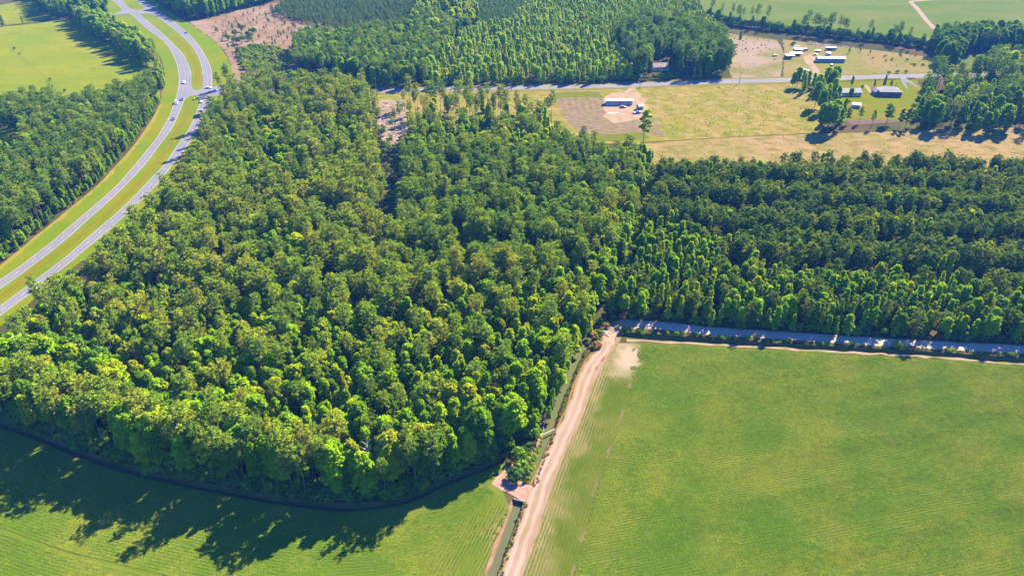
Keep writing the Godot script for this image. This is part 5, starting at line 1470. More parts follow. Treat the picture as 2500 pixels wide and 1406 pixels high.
	# the lone tree in the fields
	plant("sparse_tree", Vector2(81.0, -415.2), 20.0, 1, "", "lone slender yellow-green tree standing at the foot of the ploughed plot", "")
	# ---- the trees about the houses on the right
	for q in [[[Vector2(211.2, -529.2), Vector2(215.3, -531.3), Vector2(218.3, -529.2), Vector2(223.0, -530.2), Vector2(226.6, -528.1), Vector2(227.6, -520.8), Vector2(227.2, -514.7), Vector2(236.7, -531.3), Vector2(221.5, -510.7), Vector2(226.0, -499.0), Vector2(215.2, -516.8), Vector2(233.9, -508.7), Vector2(236.7, -520.8), Vector2(230.8, -493.4), Vector2(243.2, -531.3)], 13.0, 0, "left of the grey-roofed houses"], [[Vector2(211.1, -482.3), Vector2(210.6, -470.8), Vector2(216.5, -476.9), Vector2(215.8, -464.8), Vector2(205.3, -449.9), Vector2(209.9, -445.9), Vector2(218.1, -453.1), Vector2(209.4, -435.8), Vector2(200.9, -432.7), Vector2(197.3, -435.8), Vector2(219.8, -466.5)], 16.0, 2, "in the clump below the houses"], [[Vector2(219.7, -448.3), Vector2(228.4, -449.9), Vector2(245.4, -447.5), Vector2(250.1, -440.4), Vector2(253.4, -438.9), Vector2(260.1, -445.1), Vector2(263.6, -443.5), Vector2(232.4, -440.4)], 12.0, 3, "at the foot of the yard"]]:
		for p in q[0]:
			plant("sparse_tree" if q[1] == 12.0 else ("broadleaf_tree" if rng.randf() < 0.85 else "pointed_tree"), p, q[1] * rng.randf_range(0.8, 1.15), [q[2], 2, q[2]][rng.randi() % 3], q[3])
	for q in [[Vector2(256.1, -530.2), 8.5, 2, "round dark green tree by the road above the long house"], [Vector2(280.0, -529.2), 9.0, 3, "dark bushy tree by the road above the hip-roofed house"], [Vector2(272.9, -529.2), 6.0, 2, "grey-green small tree left of the dark bushy one"], [Vector2(242.8, -500.0), 8.0, 2, "round green tree in front of the long house"]]:
		plant("broadleaf_tree", q[0], q[1], q[2], "", q[3], "garden trees")
	plant("pointed_tree", Vector2(284.0, -527.1), 6.5, 0, "", "small pointed green tree behind the hip-roofed house", "garden trees")
	plant("pointed_tree", Vector2(287.2, -526.0), 4.5, 3, "", "thin dark shrub tree behind the roof ridge", "garden trees")
	plant("shrub", Vector2(261.9, -525.0), 3.5, 2, "", "dark bush beside the drive between the houses", "")
	wood_over(PackedVector2Array([Vector2(280.2, -482.3), Vector2(301.9, -514.7), Vector2(323.8, -529.2), Vector2(372.1, -548.8), Vector2(449.8, -560.2), Vector2(356.1, -423.1), Vector2(326.2, -432.7), Vector2(294.1, -426.8), Vector2(283.4, -435.8), Vector2(266.1, -432.7), Vector2(268.3, -449.9)]), 7.2, func(p: Vector2) -> Array:
		if rng.randf() < 0.18:
			return []
		if rng.randf() < 0.34:
			return ["pine_tree", [3, 1, 0][rng.randi() % 3], rng.randf_range(17.0, 23.0), "in the right-hand house woods"]
		return ["broadleaf_tree", [3, 2, 2, 0, 1][rng.randi() % 5], rng.randf_range(8.0, 18.0), "in the right-hand house woods"], [PackedVector2Array([Vector2(299.9, -502.9), Vector2(311.2, -504.8), Vector2(293.6, -470.8), Vector2(283.8, -470.8)])])
	for q in [Vector2(316.5, -535.6), Vector2(321.9, -538.8), Vector2(325.1, -537.7), Vector2(319.9, -531.3)]:
		plant("pine_tree", q, 21.0, 3, "by the road's right end")
	# the hedgerow under the far field, its tall pines
	var row := smooth([Vector2(163.5, -852.1), Vector2(183.2, -810.4), Vector2(214.3, -756.3), Vector2(244.2, -729.7), Vector2(281.5, -708.2), Vector2(319.4, -684.5), Vector2(356.6, -665.3), Vector2(378.0, -641.1), Vector2(381.9, -621.1)], 2.6)
	for p in row:
		for k in 2:
			plant("shrub", p + Vector2(rng.randf_range(-2, 2), rng.randf_range(-8, 4)), rng.randf_range(4.0, 8.5), [2, 0, 2][rng.randi() % 3])
		if rng.randf() < 0.3:
			plant("broadleaf_tree", p + Vector2(rng.randf_range(-2, 2), rng.randf_range(-6, 2)), rng.randf_range(7.0, 13.0), [3, 2, 0][rng.randi() % 3], "in the far field's hedgerow")
	for q in [Vector2(193.7, -797.3), Vector2(197.1, -788.8), Vector2(208.0, -772.3), Vector2(216.2, -764.2), Vector2(225.2, -756.3), Vector2(229.8, -748.5), Vector2(234.0, -748.5), Vector2(241.2, -744.7), Vector2(244.4, -737.1), Vector2(252.4, -729.7), Vector2(279.5, -704.8), Vector2(284.7, -708.2), Vector2(288.9, -701.3), Vector2(293.2, -701.3), Vector2(296.7, -697.9), Vector2(300.6, -697.9), Vector2(302.0, -694.5), Vector2(308.9, -691.2), Vector2(311.1, -687.8), Vector2(313.8, -687.8), Vector2(331.2, -678.0), Vector2(350.5, -668.4), Vector2(352.8, -665.3), Vector2(359.6, -659.1)]:
		plant("pine_tree", q, rng.randf_range(16.0, 22.0), [3, 1, 1][rng.randi() % 3], "in the far field's hedgerow")
	wood_over(PackedVector2Array([Vector2(375.2, -650.0), Vector2(400.7, -678.0), Vector2(427.1, -684.5), Vector2(517.5, -659.1), Vector2(491.5, -621.1), Vector2(430.8, -638.2), Vector2(395.6, -626.7), Vector2(357.6, -581.8), Vector2(352.8, -591.8)]), 6.0, func(p: Vector2) -> Array:
		return ["broadleaf_tree", [3, 2, 3][rng.randi() % 3], rng.randf_range(13.0, 20.0), "in the upper right woods"] if rng.randf() < 0.8 else ["pine_tree", 3, rng.randf_range(16.0, 21.0), "in the upper right woods"])
	wood_over(PackedVector2Array([Vector2(349.8, -548.8), Vector2(381.6, -576.9), Vector2(468.0, -586.8), Vector2(442.0, -548.8)]), 6.5, func(p: Vector2) -> Array:
		return ["pine_tree" if rng.randf() < 0.6 else "broadleaf_tree", [3, 1][rng.randi() % 2], rng.randf_range(15.0, 21.0), "in the upper right woods"])
	plant("broadleaf_tree", Vector2(209.5, -668.4), 11.0, 3, "", "round dark tree alone on the bare lot", "")
	plant("broadleaf_tree", Vector2(249.7, -711.7), 6.0, 2, "", "small round tree at the bare lot's upper edge", "")
	for q in [[Vector2(295.9, -632.4), 5.0, "small round tree right of the grey mobile home"], [Vector2(307.4, -636.7), 4.0, "second small tree right of the grey mobile home"], [Vector2(312.1, -628.1), 4.2, "third small thin tree right of the grey mobile home"], [Vector2(352.0, -671.6), 6.0, "small tree below the hedgerow pines, left one"], [Vector2(356.7, -659.1), 5.0, "small tree below the hedgerow pines, right one"]]:
		plant("broadleaf_tree", q[0], q[1], [2, 0][rng.randi() % 2], "", q[2], "small trees on the dry lot")
	for q in [[Vector2(299.8, -564.9), 3.0, "dark slanting bush by the road, left of three"], [Vector2(308.7, -568.4), 2.6, "dark slanting bush by the road, middle of three"], [Vector2(315.8, -569.6), 2.2, "low wide bush by the road, right of three"], [Vector2(257.2, -662.2), 3.0, "yellow-green bush behind the metal sheds"]]:
		plant("shrub", q[0], q[1], 2, "", q[2], "bushes by the country road")
	wood_over(PackedVector2Array([Vector2(312.5, -632.4), Vector2(355.6, -632.4), Vector2(342.6, -591.8), Vector2(302.5, -585.5)]), 9.0, func(p: Vector2) -> Array:
		return ["shrub", [0, 2][rng.randi() % 2], rng.randf_range(1.0, 2.4), ""] if rng.randf() < 0.6 else [])
	wood_over(PackedVector2Array([Vector2(208.9, -718.8), Vector2(245.2, -681.3), Vector2(224.6, -604.9), Vector2(197.8, -647.0)]), 6.0, func(p: Vector2) -> Array:
		return ["shrub", [0, 1, 2][rng.randi() % 3], rng.randf_range(0.5, 1.3), ""] if rng.randf() < 0.6 else [])
	grow_all({"sparse_tree": "broadleaf_tree", "pine_tree": "pine_tree", "broadleaf_tree": "broadleaf_tree", "pointed_tree": "broadleaf_tree", "young_pine": "young_pine"})

	# ---- crops: leafy clumps set out in rows
	var crop_m := leaf_mat("crop_leaf", Color.WHITE, 0.6)
	var clumps := []
	for i in 4:
		var s := Shape.new()
		for k in 26:
			var x := rng.randf_range(-0.55, 0.55)
			var a := rng.randf() * TAU
			var o := Vector3(cos(a), 0, sin(a))
			var b := Vector3(x, 0.05 + rng.randf() * 0.15, rng.randf_range(-0.08, 0.08))
			var e := b + o * rng.randf_range(0.18, 0.42) + Vector3(0, rng.randf_range(0.08, 0.34), 0)
			var w := Vector3(-o.z, rng.randf_range(-0.4, 0.4), o.x) * rng.randf_range(0.07, 0.12)
			var t := rng.randf_range(0.75, 1.0)
			s.quad(b, (b + e) * 0.5 + w, e, (b + e) * 0.5 - w, Color(t * rng.randf_range(0.85, 1.0), t, t * 0.9))
		clumps.append(s.done(crop_m))
	var lots := [[[], []], [[], []], [[], []], [[], []]]
	var put_clump := func(p: Vector2, turn: float, size: float, wide_: float) -> void:
		var q := in_picture(Vector3(p.x, 0, p.y))
		if q.x < -6 or q.x > 106 or q.y > 106:
			return
		var v := rng.randi() % 4
		var b := Basis(Vector3.UP, -turn + rng.randf_range(-0.12, 0.12)).scaled_local(Vector3(1.0, size * 0.5 * rng.randf_range(0.8, 1.2), wide_ * size))
		lots[v][0].append(Transform3D(b, Vector3(p.x + rng.randf_range(-0.08, 0.08), 0.04, p.y + rng.randf_range(-0.05, 0.05))))
		var n := mid.get_noise_2d(p.x, p.y) * 0.5 + wide.get_noise_2d(p.x * 2.0, p.y * 2.0) * 0.5
		var c := lin(0.046, 0.078, 0.006).lerp(lin(0.088, 0.096, 0.010), clampf(0.4 + n * 1.3 + rng.randf_range(-0.4, 0.4), 0.0, 1.0))
		lots[v][1].append(c)
	# the big field: rows that run a little uphill to the right
	var seed_field := PackedVector2Array([Vector2(15.1, -109.2), Vector2(22.6, -132.2), Vector2(29.3, -152.6), Vector2(35.8, -168.0), Vector2(41.9, -186.6), Vector2(41.7, -194.4), Vector2(44.1, -206.1), Vector2(69.7, -205.8), Vector2(98.8, -202.6), Vector2(140.5, -198.6), Vector2(179.2, -193.7), Vector2(218.7, -189.2), Vector2(170.5, -100.4), Vector2(11.7, -100.4)])
	var bare_fan := PackedVector2Array([Vector2(33.5, -201.2), Vector2(37.7, -209.1), Vector2(43.5, -207.1), Vector2(45.5, -195.1), Vector2(43.8, -189.9), Vector2(39.8, -193.3)])
	var dir := Vector2(cos(deg_to_rad(-12.8)), sin(deg_to_rad(-12.8)))
	var nor := Vector2(-dir.y, dir.x)
	var origin: Vector2 = Vector2(21.8, -124.0)
	for i in range(-150, 75):
		var skip := wide.get_noise_2d(i * 7.3, 5.0)
		for j in range(-60, 190):
			var p := origin + nor * i * 0.91 + dir * j * 0.98
			if not inside(p, seed_field):
				continue
			var along := dir.dot(p)
			var across := nor.dot(p)
			var n := mid.get_noise_2d(along * 0.35, across * 2.2)
			var thin: float = clampf(0.95 + n * 0.65 + fine.get_noise_2d(p.x, p.y) * 0.25, 0.3, 1.2)
			var f := (p - fan_at).rotated(1.2)
			if Vector2(f.x / 7.5, f.y / 4.5).length() + rng.randf_range(-0.35, 0.35) < 1.0:
				continue
			put_clump.call(p, dir.angle(), thin * (0.85 if skip > 0.45 else 1.0), 1.8)
	# the headland: rows along the dirt road
	var strip := PackedVector2Array([Vector2(2.5, -109.2), Vector2(6.8, -124.0), Vector2(11.7, -141.1), Vector2(17.2, -155.7), Vector2(23.1, -170.2), Vector2(27.3, -182.3), Vector2(31.5, -193.3), Vector2(36.2, -196.7), Vector2(41.8, -190.6), Vector2(42.9, -187.7), Vector2(35.0, -168.0), Vector2(28.6, -152.6), Vector2(21.9, -132.2), Vector2(14.7, -109.2), Vector2(12.8, -102.6), Vector2(0.5, -102.6)])
	var d2 := Vector2(cos(deg_to_rad(-71.0)), sin(deg_to_rad(-71.0)))
	var n2 := Vector2(-d2.y, d2.x)
	var o2: Vector2 = Vector2(5.3, -117.6)
	for i in range(-8, 40):
		for j in range(-30, 110):
			var p := o2 + n2 * i * 0.91 + d2 * j * 1.0
			if inside(p, strip) and rng.randf() > 0.05:
				put_clump.call(p, d2.angle(), clampf(0.7 + mid.get_noise_2d(p.x * 1.3, p.y * 1.3) * 0.6 - clampf(1.6 - (p - fan_at).length() / 6.0, 0.0, 0.7), 0.12, 0.95), 0.8)
	# the left field: rows that follow the woods, and a headland along the ditch
	var side_strip := PackedVector2Array([Vector2(-7.3, -109.2), Vector2(-5.7, -116.4), Vector2(-2.5, -129.4), Vector2(-1.6, -132.8), Vector2(-5.2, -137.3), Vector2(-11.3, -131.5), Vector2(-18.2, -120.1), Vector2(-22.4, -109.2), Vector2(-22.4, -100.4), Vector2(-9.7, -100.4)])
	for i in range(0, 105):
		var line := beside(woods_ditch, 3.6 + i * 0.91)
		if i == 27 or i == 41:
			continue
		for p in even(line, 480):
			if inside(p, side_strip) or not inside(p, left_field) or inside(p, PackedVector2Array([Vector2(-7.0, -139.5), Vector2(-3.4, -145.7), Vector2(1.5, -152.3), Vector2(4.8, -147.3), Vector2(-1.1, -132.2)])):
				continue
			if rng.randf() > 0.07:
				var q := Vector2(p.x, p.y)
				var k := Geometry2D.get_closest_point_to_segment(q, woods_ditch[0], woods_ditch[-1])
				var best := 0
				var bd := 1e9
				for m in range(0, woods_ditch.size() - 1, 2):
					var dd: float = q.distance_squared_to(woods_ditch[m])
					if dd < bd:
						bd = dd
						best = m
				var turn: float = (woods_ditch[mini(best + 1, woods_ditch.size() - 1)] - woods_ditch[best]).angle()
				put_clump.call(p, turn, clampf(0.85 + mid.get_noise_2d(p.x, p.y) * 0.5, 0.4, 1.15) * (0.55 if i < 4 else 1.0), 1.9)
	var d3 := Vector2(cos(deg_to_rad(-68.0)), sin(deg_to_rad(-68.0)))
	var n3 := Vector2(-d3.y, d3.x)
	for i in range(-45, 30):
		for j in range(-30, 60):
			var p: Vector2 = Vector2(-5.3, -117.6) + n3 * i * 0.91 + d3 * j * 1.0
			if inside(p, side_strip) and rng.randf() > 0.06:
				put_clump.call(p, d3.angle(), clampf(0.9 + mid.get_noise_2d(p.x, p.y) * 0.5, 0.4, 1.15), 0.95)
	for v in 4:
		mass("crop_rows", clumps[v], lots[v][0], lots[v][1], "leafy green crop plants set out in rows over the front fields", "crop")

	# ---- rough grass tufts
	var tuft_m := leaf_mat("tuft_blade", Color.WHITE, 0.5)
	var tufts := []
	for i in 3:
		var s := Shape.new()
		for k in 18:
			var a := rng.randf() * TAU
			var o := Vector3(cos(a), 0, sin(a))
			var b := o * rng.randf_range(0.0, 0.35)
			var e := b + o * rng.randf_range(0.1, 0.35) + Vector3(0, rng.randf_range(0.35, 0.8), 0)
			var w := Vector3(-o.z, 0, o.x) * 0.09
			s.tri(b - w, b + w, e, Color.WHITE * rng.randf_range(0.8, 1.0))
		tufts.append(s.done(tuft_m))
	var beds := [[[], []], [[], []], [[], []]]
	var hay := PackedVector2Array([Vector2(-98.1, -506.8), Vector2(-7.6, -516.8), Vector2(28.9, -520.8), Vector2(31.2, -501.0), Vector2(34.8, -426.8), Vector2(13.0, -432.7), Vector2(-65.8, -437.3)])
	var hay2 := PackedVector2Array([Vector2(101.9, -520.8), Vector2(171.3, -535.6), Vector2(220.3, -542.1), Vector2(211.1, -470.8), Vector2(193.6, -430.5), Vector2(141.3, -424.6), Vector2(98.9, -418.1), Vector2(95.4, -456.4), Vector2(94.7, -475.2)])
	var tan_area := PackedVector2Array([Vector2(83.8, -411.0), Vector2(140.3, -420.9), Vector2(193.8, -427.5), Vector2(247.5, -432.0), Vector2(329.9, -438.9), Vector2(413.3, -444.3), Vector2(342.1, -351.0), Vector2(78.6, -358.6)])
	var clear := PackedVector2Array([Vector2(-332.6, -758.3), Vector2(-316.9, -784.6), Vector2(-303.7, -837.8), Vector2(-261.0, -866.9), Vector2(-196.2, -788.8), Vector2(-176.0, -632.4), Vector2(-176.7, -555.6), Vector2(-213.6, -541.0), Vector2(-235.5, -598.3), Vector2(-271.9, -670.0)])
	var lots_area := PackedVector2Array([Vector2(197.3, -720.6), Vector2(248.0, -678.0), Vector2(325.8, -638.2), Vector2(367.0, -612.9), Vector2(351.2, -569.6), Vector2(253.3, -562.5), Vector2(172.9, -553.3)])
	var bank_area := PackedVector2Array([Vector2(-4.0, -133.6), Vector2(-1.1, -132.9), Vector2(-7.2, -110.4), Vector2(-9.2, -110.4)])
	for q in [[hay, 1.5, lin(0.24, 0.22, 0.03), lin(0.16, 0.19, 0.02), 1.0], [hay2, 1.5, lin(0.24, 0.22, 0.03), lin(0.15, 0.18, 0.02), 1.0], [tan_area, 1.6, lin(0.3, 0.22, 0.08), lin(0.19, 0.18, 0.04), 0.9], [clear, 2.6, lin(0.22, 0.15, 0.06), lin(0.14, 0.14, 0.03), 1.0], [PackedVector2Array([Vector2(-508.8, -729.7), Vector2(-459.6, -772.3), Vector2(-362.5, -678.0), Vector2(-296.5, -591.8), Vector2(-255.8, -502.9), Vector2(-274.2, -459.7), Vector2(-297.5, -428.2), Vector2(-282.7, -362.0)]), 4.0, lin(0.17, 0.2, 0.01), lin(0.1, 0.15, 0.01), 1.0], [lots_area, 2.0, lin(0.2, 0.18, 0.05), lin(0.13, 0.15, 0.03), 0.8]]:
		var r := box_of(q[0])
		for i in int(r.size.x / q[1]):
			for j in int(r.size.y / q[1]):
				var p: Vector2 = r.position + Vector2(i + rng.randf(), j + rng.randf()) * q[1]
				var k := fine.get_noise_2d(p.x * 0.6, p.y * 0.6)
				if rng.randf() > 0.2 + k * 1.2 or not inside(p, q[0]):
					continue
				var v := rng.randi() % 3
				var sc: float = q[4] * rng.randf_range(0.35, 0.95)
				beds[v][0].append(Transform3D(Basis(Vector3.UP, rng.randf() * TAU).scaled(Vector3(sc * 1.6, sc * 0.55, sc * 1.6)), Vector3(p.x, 0.03, p.y)))
				beds[v][1].append(q[2].lerp(q[3], clampf(0.5 + k + rng.randf_range(-0.4, 0.4), 0.0, 1.0)))
	for v in 3:
		mass("rough_grass", tufts[v], beds[v][0], beds[v][1], "rough tufts of dry and green grass over the open fields", "grass")

	# ---- cut branches and logs left in the clearing
	var stick_m := leaf_mat("dead_wood", Color.WHITE, 0.0)
	var st := Shape.new()
	st.tube([Vector3(-1, 0.1, 0), Vector3(0.1, 0.25, 0.06), Vector3(1, 0.12, -0.05)], [0.09, 0.08, 0.04], 5)
	var stick := st.done(stick_m)
	var where_s := []
	var tint_s := []
	for q in [[PackedVector2Array([Vector2(-92.5, -493.4), Vector2(-78.7, -495.2), Vector2(-70.0, -449.9), Vector2(-67.0, -415.9), Vector2(-67.0, -389.1), Vector2(-73.3, -398.8), Vector2(-82.6, -426.8), Vector2(-90.2, -449.9)]), 460], [lane, 120], [PackedVector2Array([Vector2(34.9, -219.3), Vector2(37.6, -220.6), Vector2(35.6, -213.9), Vector2(31.8, -207.6), Vector2(30.4, -208.1)]), 60], [PackedVector2Array([Vector2(269.8, -674.8), Vector2(309.0, -659.1), Vector2(307.7, -647.0), Vector2(272.2, -650.0)]), 160]]:
		var r := box_of(q[0])
		for i in q[1]:
			var p := r.position + Vector2(rng.randf() * r.size.x, rng.randf() * r.size.y)
			if not inside(p, q[0]):
				continue
			var sc := rng.randf_range(0.7, 2.2)
			where_s.append(Transform3D(Basis(Vector3.UP, rng.randf() * TAU).scaled(Vector3(sc * 1.3, sc, sc)), Vector3(p.x, 0.02, p.y)))
			tint_s.append(lin(0.36, 0.27, 0.2).lerp(lin(0.16, 0.1, 0.07), rng.randf()))
	mass("cut_branches", stick, where_s, tint_s, "pale cut branches and brush strewn over the clearings", "brush")
	var clear_floor := ragged([Vector2(-95.0, -498.1), Vector2(-77.7, -498.1), Vector2(-67.4, -442.0), Vector2(-67.0, -415.9), Vector2(-71.1, -411.0), Vector2(-78.3, -415.9), Vector2(-89.6, -445.9)], 3.0)
	sheet("clearing_floor", clear_floor, 0.10, 3.0, c_lot, rough_m, "pinkish brown floor of the clearing with cut branches", "cleared ground")
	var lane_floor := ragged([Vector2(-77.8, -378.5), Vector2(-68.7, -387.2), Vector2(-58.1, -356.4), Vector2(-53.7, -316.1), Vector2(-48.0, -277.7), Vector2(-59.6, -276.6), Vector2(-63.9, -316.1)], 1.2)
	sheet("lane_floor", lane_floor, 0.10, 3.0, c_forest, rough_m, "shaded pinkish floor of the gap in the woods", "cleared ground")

	# ---- the white mobile home and what stands about it
	var siding := paint("white_siding", lin(0.42, 0.43, 0.44), 0.6)
	var white_roof := paint("white_roof", lin(0.4, 0.38, 0.35), 0.6)
	house("mobile_home", "long white mobile home with white roof on the sandy yard", "mobile home", Vector2(75.4, -489.6), 0.02, 18.5, 4.6, 3.1, 0.7, 0.0, siding, white_roof, [[-7.0, 1.5, 0.9, 1.1, 1], [-3.2, 1.5, 0.6, 0.9, 1], [-1.6, 1.5, 0.6, 0.9, 1], [2.4, 1.4, 1.0, 1.1, 1], [6.4, 1.4, 1.2, 1.1, 1], [-4.0, 1.4, 1.2, 1.1, -1], [4.0, 1.4, 1.2, 1.1, -1]], [[0.6, 1]], 0.8)
	vehicle("parked_car", "red car parked in front of the white mobile home", "car", Vector2(77.2, -481.4), 0.03, "car", "red", lin(0.4, 0.025, 0.02))
	var little := house("garden_shed", "small shed with dark pitched roof right of the red car", "shed", Vector2(88.5, -478.7), 0.5, 3.6, 3.0, 2.3, 1.0, 0.0, paint("shed_grey", lin(0.25, 0.26, 0.28), 0.8), paint("shed_roof", lin(0.1, 0.1, 0.12), 0.7), [[-0.9, 1.0, 0.6, 0.8, 1]], [[0.7, 1]])
	vehicle("parked_pickup", "dark pickup parked beside the small dark-roofed shed", "pickup", Vector2(85.3, -469.1), 0.25, "pickup", "navy", lin(0.02, 0.03, 0.05))
	var planks := thing("plank_pile", "pale boards lying on bare ground below the white mobile home", "boards", v3(Vector2(68.4, -469.9), 0.1), 0.05)
	var pm := Shape.new()
	pm.box(Vector3(-2.6, 0, -0.12), Vector3(2.6, 0.06, 0.12), Color.WHITE, 0.01)
	var pmesh := pm.done(paint("new_wood", lin(0.55, 0.45, 0.32), 0.8))
	for i in 6:
		again("plank", pmesh, planks, Vector3(rng.randf_range(-1.4, 2.6), 0.02 + 0.062 * (i % 2), (i - 3) * 0.33), Vector3(0, rng.randf_range(-0.06, 0.06), 0))

	# ---- the far lots: the grey mobile home, sheds, tank and vehicles
	var grey_roof := paint("ribbed_grey_roof", lin(0.1, 0.11, 0.11), 0.7)
	house("mobile_home", "long grey mobile home with ribbed pale roof on the dry lot", "mobile home", Vector2(268.5, -604.9), -0.02, 23.0, 5.2, 3.2, 0.8, 0.0, paint("grey_siding", lin(0.2, 0.24, 0.27), 0.6), grey_roof, [[-9.5, 1.3, 1.4, 1.3, 1], [-6.4, 1.3, 1.2, 1.2, 1], [-3.2, 1.3, 1.2, 1.2, 1], [0.6, 1.3, 1.0, 1.2, 1], [6.2, 1.3, 1.2, 1.2, 1], [9.2, 1.3, 1.2, 1.2, 1], [-5.0, 1.3, 1.2, 1.2, -1], [5.0, 1.3, 1.2, 1.2, -1]], [[3.4, 1]], 0.7)
	var tin := paint("tin_roof", lin(0.15, 0.17, 0.19), 0.5, 0.2)
	open_shed("largest pale-roofed open shed at the back of the sandy drive", Vector2(252.5, -636.7), 0.05, 7.5, 4.5, 2.6, tin)
	open_shed("long low open shed in the middle of the three beside the drive", Vector2(247.1, -623.9), 0.05, 8.5, 3.6, 2.3, paint("rusty_tin", lin(0.2, 0.14, 0.12), 0.5, 0.1))
	open_shed("nearest pale-roofed open shed, leftmost beside the sandy drive", Vector2(237.5, -614.3), 0.15, 7.5, 4.2, 2.8, tin)
	var tank := thing("round_tank", "white round tank with conical top behind the grey mobile home", "tank", v3(Vector2(274.0, -623.9)))
	var tk := Shape.new()
	tk.tube([Vector3(0, 0, 0), Vector3(0, 2.6, 0)], [2.1, 2.1], 20)
	obj("drum", tk, paint("tank_white", lin(0.35, 0.35, 0.36), 0.5), tank)
	var tp := Shape.new()
	tp.tube([Vector3(0, 2.6, 0), Vector3(0, 3.5, 0)], [2.2, 0.2], 20)
	obj("top", tp, paint("tank_top", lin(0.36, 0.36, 0.36), 0.5), tank)
	var box := thing("long_container", "long dark green trailer box behind the round white tank", "trailer", v3(Vector2(284.2, -644.0), 0.0), -0.08)
	var bx := Shape.new()
	bx.box(Vector3(-4.6, 0.6, -1.2), Vector3(4.6, 2.3, 1.2), Color.WHITE, 0.08)
	obj("body", bx, paint("dark_green", lin(0.06, 0.12, 0.08), 0.6), box)
	var wl := Shape.new()
	wl.tube([Vector3(0, 0, -0.12), Vector3(0, 0, 0.12)], [0.42, 0.42], 12)
	var wmesh := wl.done(paint("rubber", lin(0.02, 0.02, 0.02), 0.85))
	for x in [-1.1, 0.1]:
		for z in [-1.1, 1.1]:
			again("wheel", wmesh, box, Vector3(x, 0.42, z))
	var pool := thing("round_pool", "round green-sided pool with pale cover behind the blue car", "pool", v3(Vector2(270.8, -638.2)))
	var pl := Shape.new()
	pl.tube([Vector3(0, 0, 0), Vector3(0, 1.25, 0)], [2.4, 2.4], 24)
	obj("wall", pl, paint("pool_green", lin(0.09, 0.25, 0.17), 0.5), pool)
	var pc := Shape.new()
	pc.tube([Vector3(0, 1.2, 0), Vector3(0, 1.62, 0), Vector3(0, 1.75, 0)], [2.15, 1.4, 0.2], 24)
	obj("cover", pc, paint("pool_cover", lin(0.42, 0.55, 0.48), 0.4), pool)
	vehicle("parked_car", "dark blue car parked left of the grey mobile home", "car", Vector2(263.5, -625.3), 0.2, "car", "blue", lin(0.03, 0.05, 0.12))
	vehicle("parked_van", "pale van parked right of the largest open shed", "van", Vector2(260.6, -641.1), 0.35, "van", "pale", lin(0.5, 0.5, 0.48))
	vehicle("parked_car", "old brown car standing alone on the bare lot", "car", Vector2(227.8, -622.5), 0.4, "car", "brown", lin(0.1, 0.06, 0.05))
	vehicle("parked_pickup", "white pickup standing under the middle open shed", "pickup", Vector2(245.9, -631.0), 0.1, "pickup", "white", lin(0.7, 0.7, 0.7))
	var pipes := thing("pole_pile", "bundle of pale and reddish poles lying beside the sandy drive", "poles", v3(Vector2(238.0, -578.1), 0.1), -0.9)
	var pi := Shape.new()
	pi.tube([Vector3(-4.0, 0.14, 0), Vector3(4.0, 0.14, 0)], [0.14, 0.12], 8)
	var pim := pi.done(paint("pipe_pale", lin(0.6, 0.48, 0.42), 0.6))
	var pim2 := pi.done(paint("pipe_red", lin(0.28, 0.13, 0.1), 0.7))
	for i in 8:
		again("pole", pim if i % 2 == 0 else pim2, pipes, Vector3(rng.randf_range(-0.8, 0.8), 0.0, (i - 4) * 0.55), Vector3(0, rng.randf_range(-0.08, 0.08), 0))
	var scrap := thing("scrap_pile", "heap of scrap and boards behind the metal sheds, partly reddish", "scrap", v3(Vector2(258.6, -657.6), 0.0))
	for i in 9:
		var sx := Shape.new()
		sx.box(Vector3(-0.9, 0, -0.35), Vector3(0.9, 0.25, 0.35), Color.WHITE, 0.03)
		var piece := obj("board", sx, paint(["scrap_red", "scrap_grey", "scrap_pale"][i % 3], [lin(0.35, 0.1, 0.07), lin(0.2, 0.2, 0.2), lin(0.6, 0.55, 0.45)][i % 3], 0.8), scrap)
		piece.position = Vector3(rng.randf_range(-3.0, 3.0), 0.12 * (i % 3), rng.randf_range(-1.6, 1.6))
		piece.rotation = Vector3(rng.randf_range(-0.15, 0.15), rng.randf() * TAU, rng.randf_range(-0.2, 0.2))
	var sat := thing("black_grill_trailer", "small dark trailer cart in front of the grey mobile home", "trailer", v3(Vector2(264.4, -590.6)), 0.6)
	var sb := Shape.new()
	sb.box(Vector3(-1.3, 0.5, -0.8), Vector3(1.3, 1.5, 0.8), Color.WHITE, 0.15)
	obj("body", sb, paint("soot", lin(0.03, 0.03, 0.035), 0.6), sat)
	for z in [-0.85, 0.85]:
		again("wheel", wmesh, sat, Vector3(0, 0.42, z))
	var dr := Shape.new()
	dr.tube([Vector3(1.3, 0.6, 0), Vector3(2.3, 0.5, 0)], [0.05, 0.05], 6)
	obj("drawbar", dr, paint("soot", lin(0.03, 0.03, 0.035), 0.6), sat)
	var mud := ragged([Vector2(332.2, -597.0), Vector2(336.5, -599.6), Vector2(335.6, -595.7), Vector2(332.0, -593.1)], 0.4)
	sheet("muddy_hollow", mud, 0.12, 1.5, func(p: Vector2) -> Color: return lin(0.05, 0.035, 0.03), soil_m, "small dark muddy hollow on the dry lot", "bare soil")

	# ---- the two houses in the yard, the shed and the house in the trees
	var brick := paint("red_brown_wall", lin(0.2, 0.1, 0.075), 0.9, 0.0, grit)
	var slate := paint("slate_roof", lin(0.085, 0.08, 0.1), 0.85, 0.0, grit)
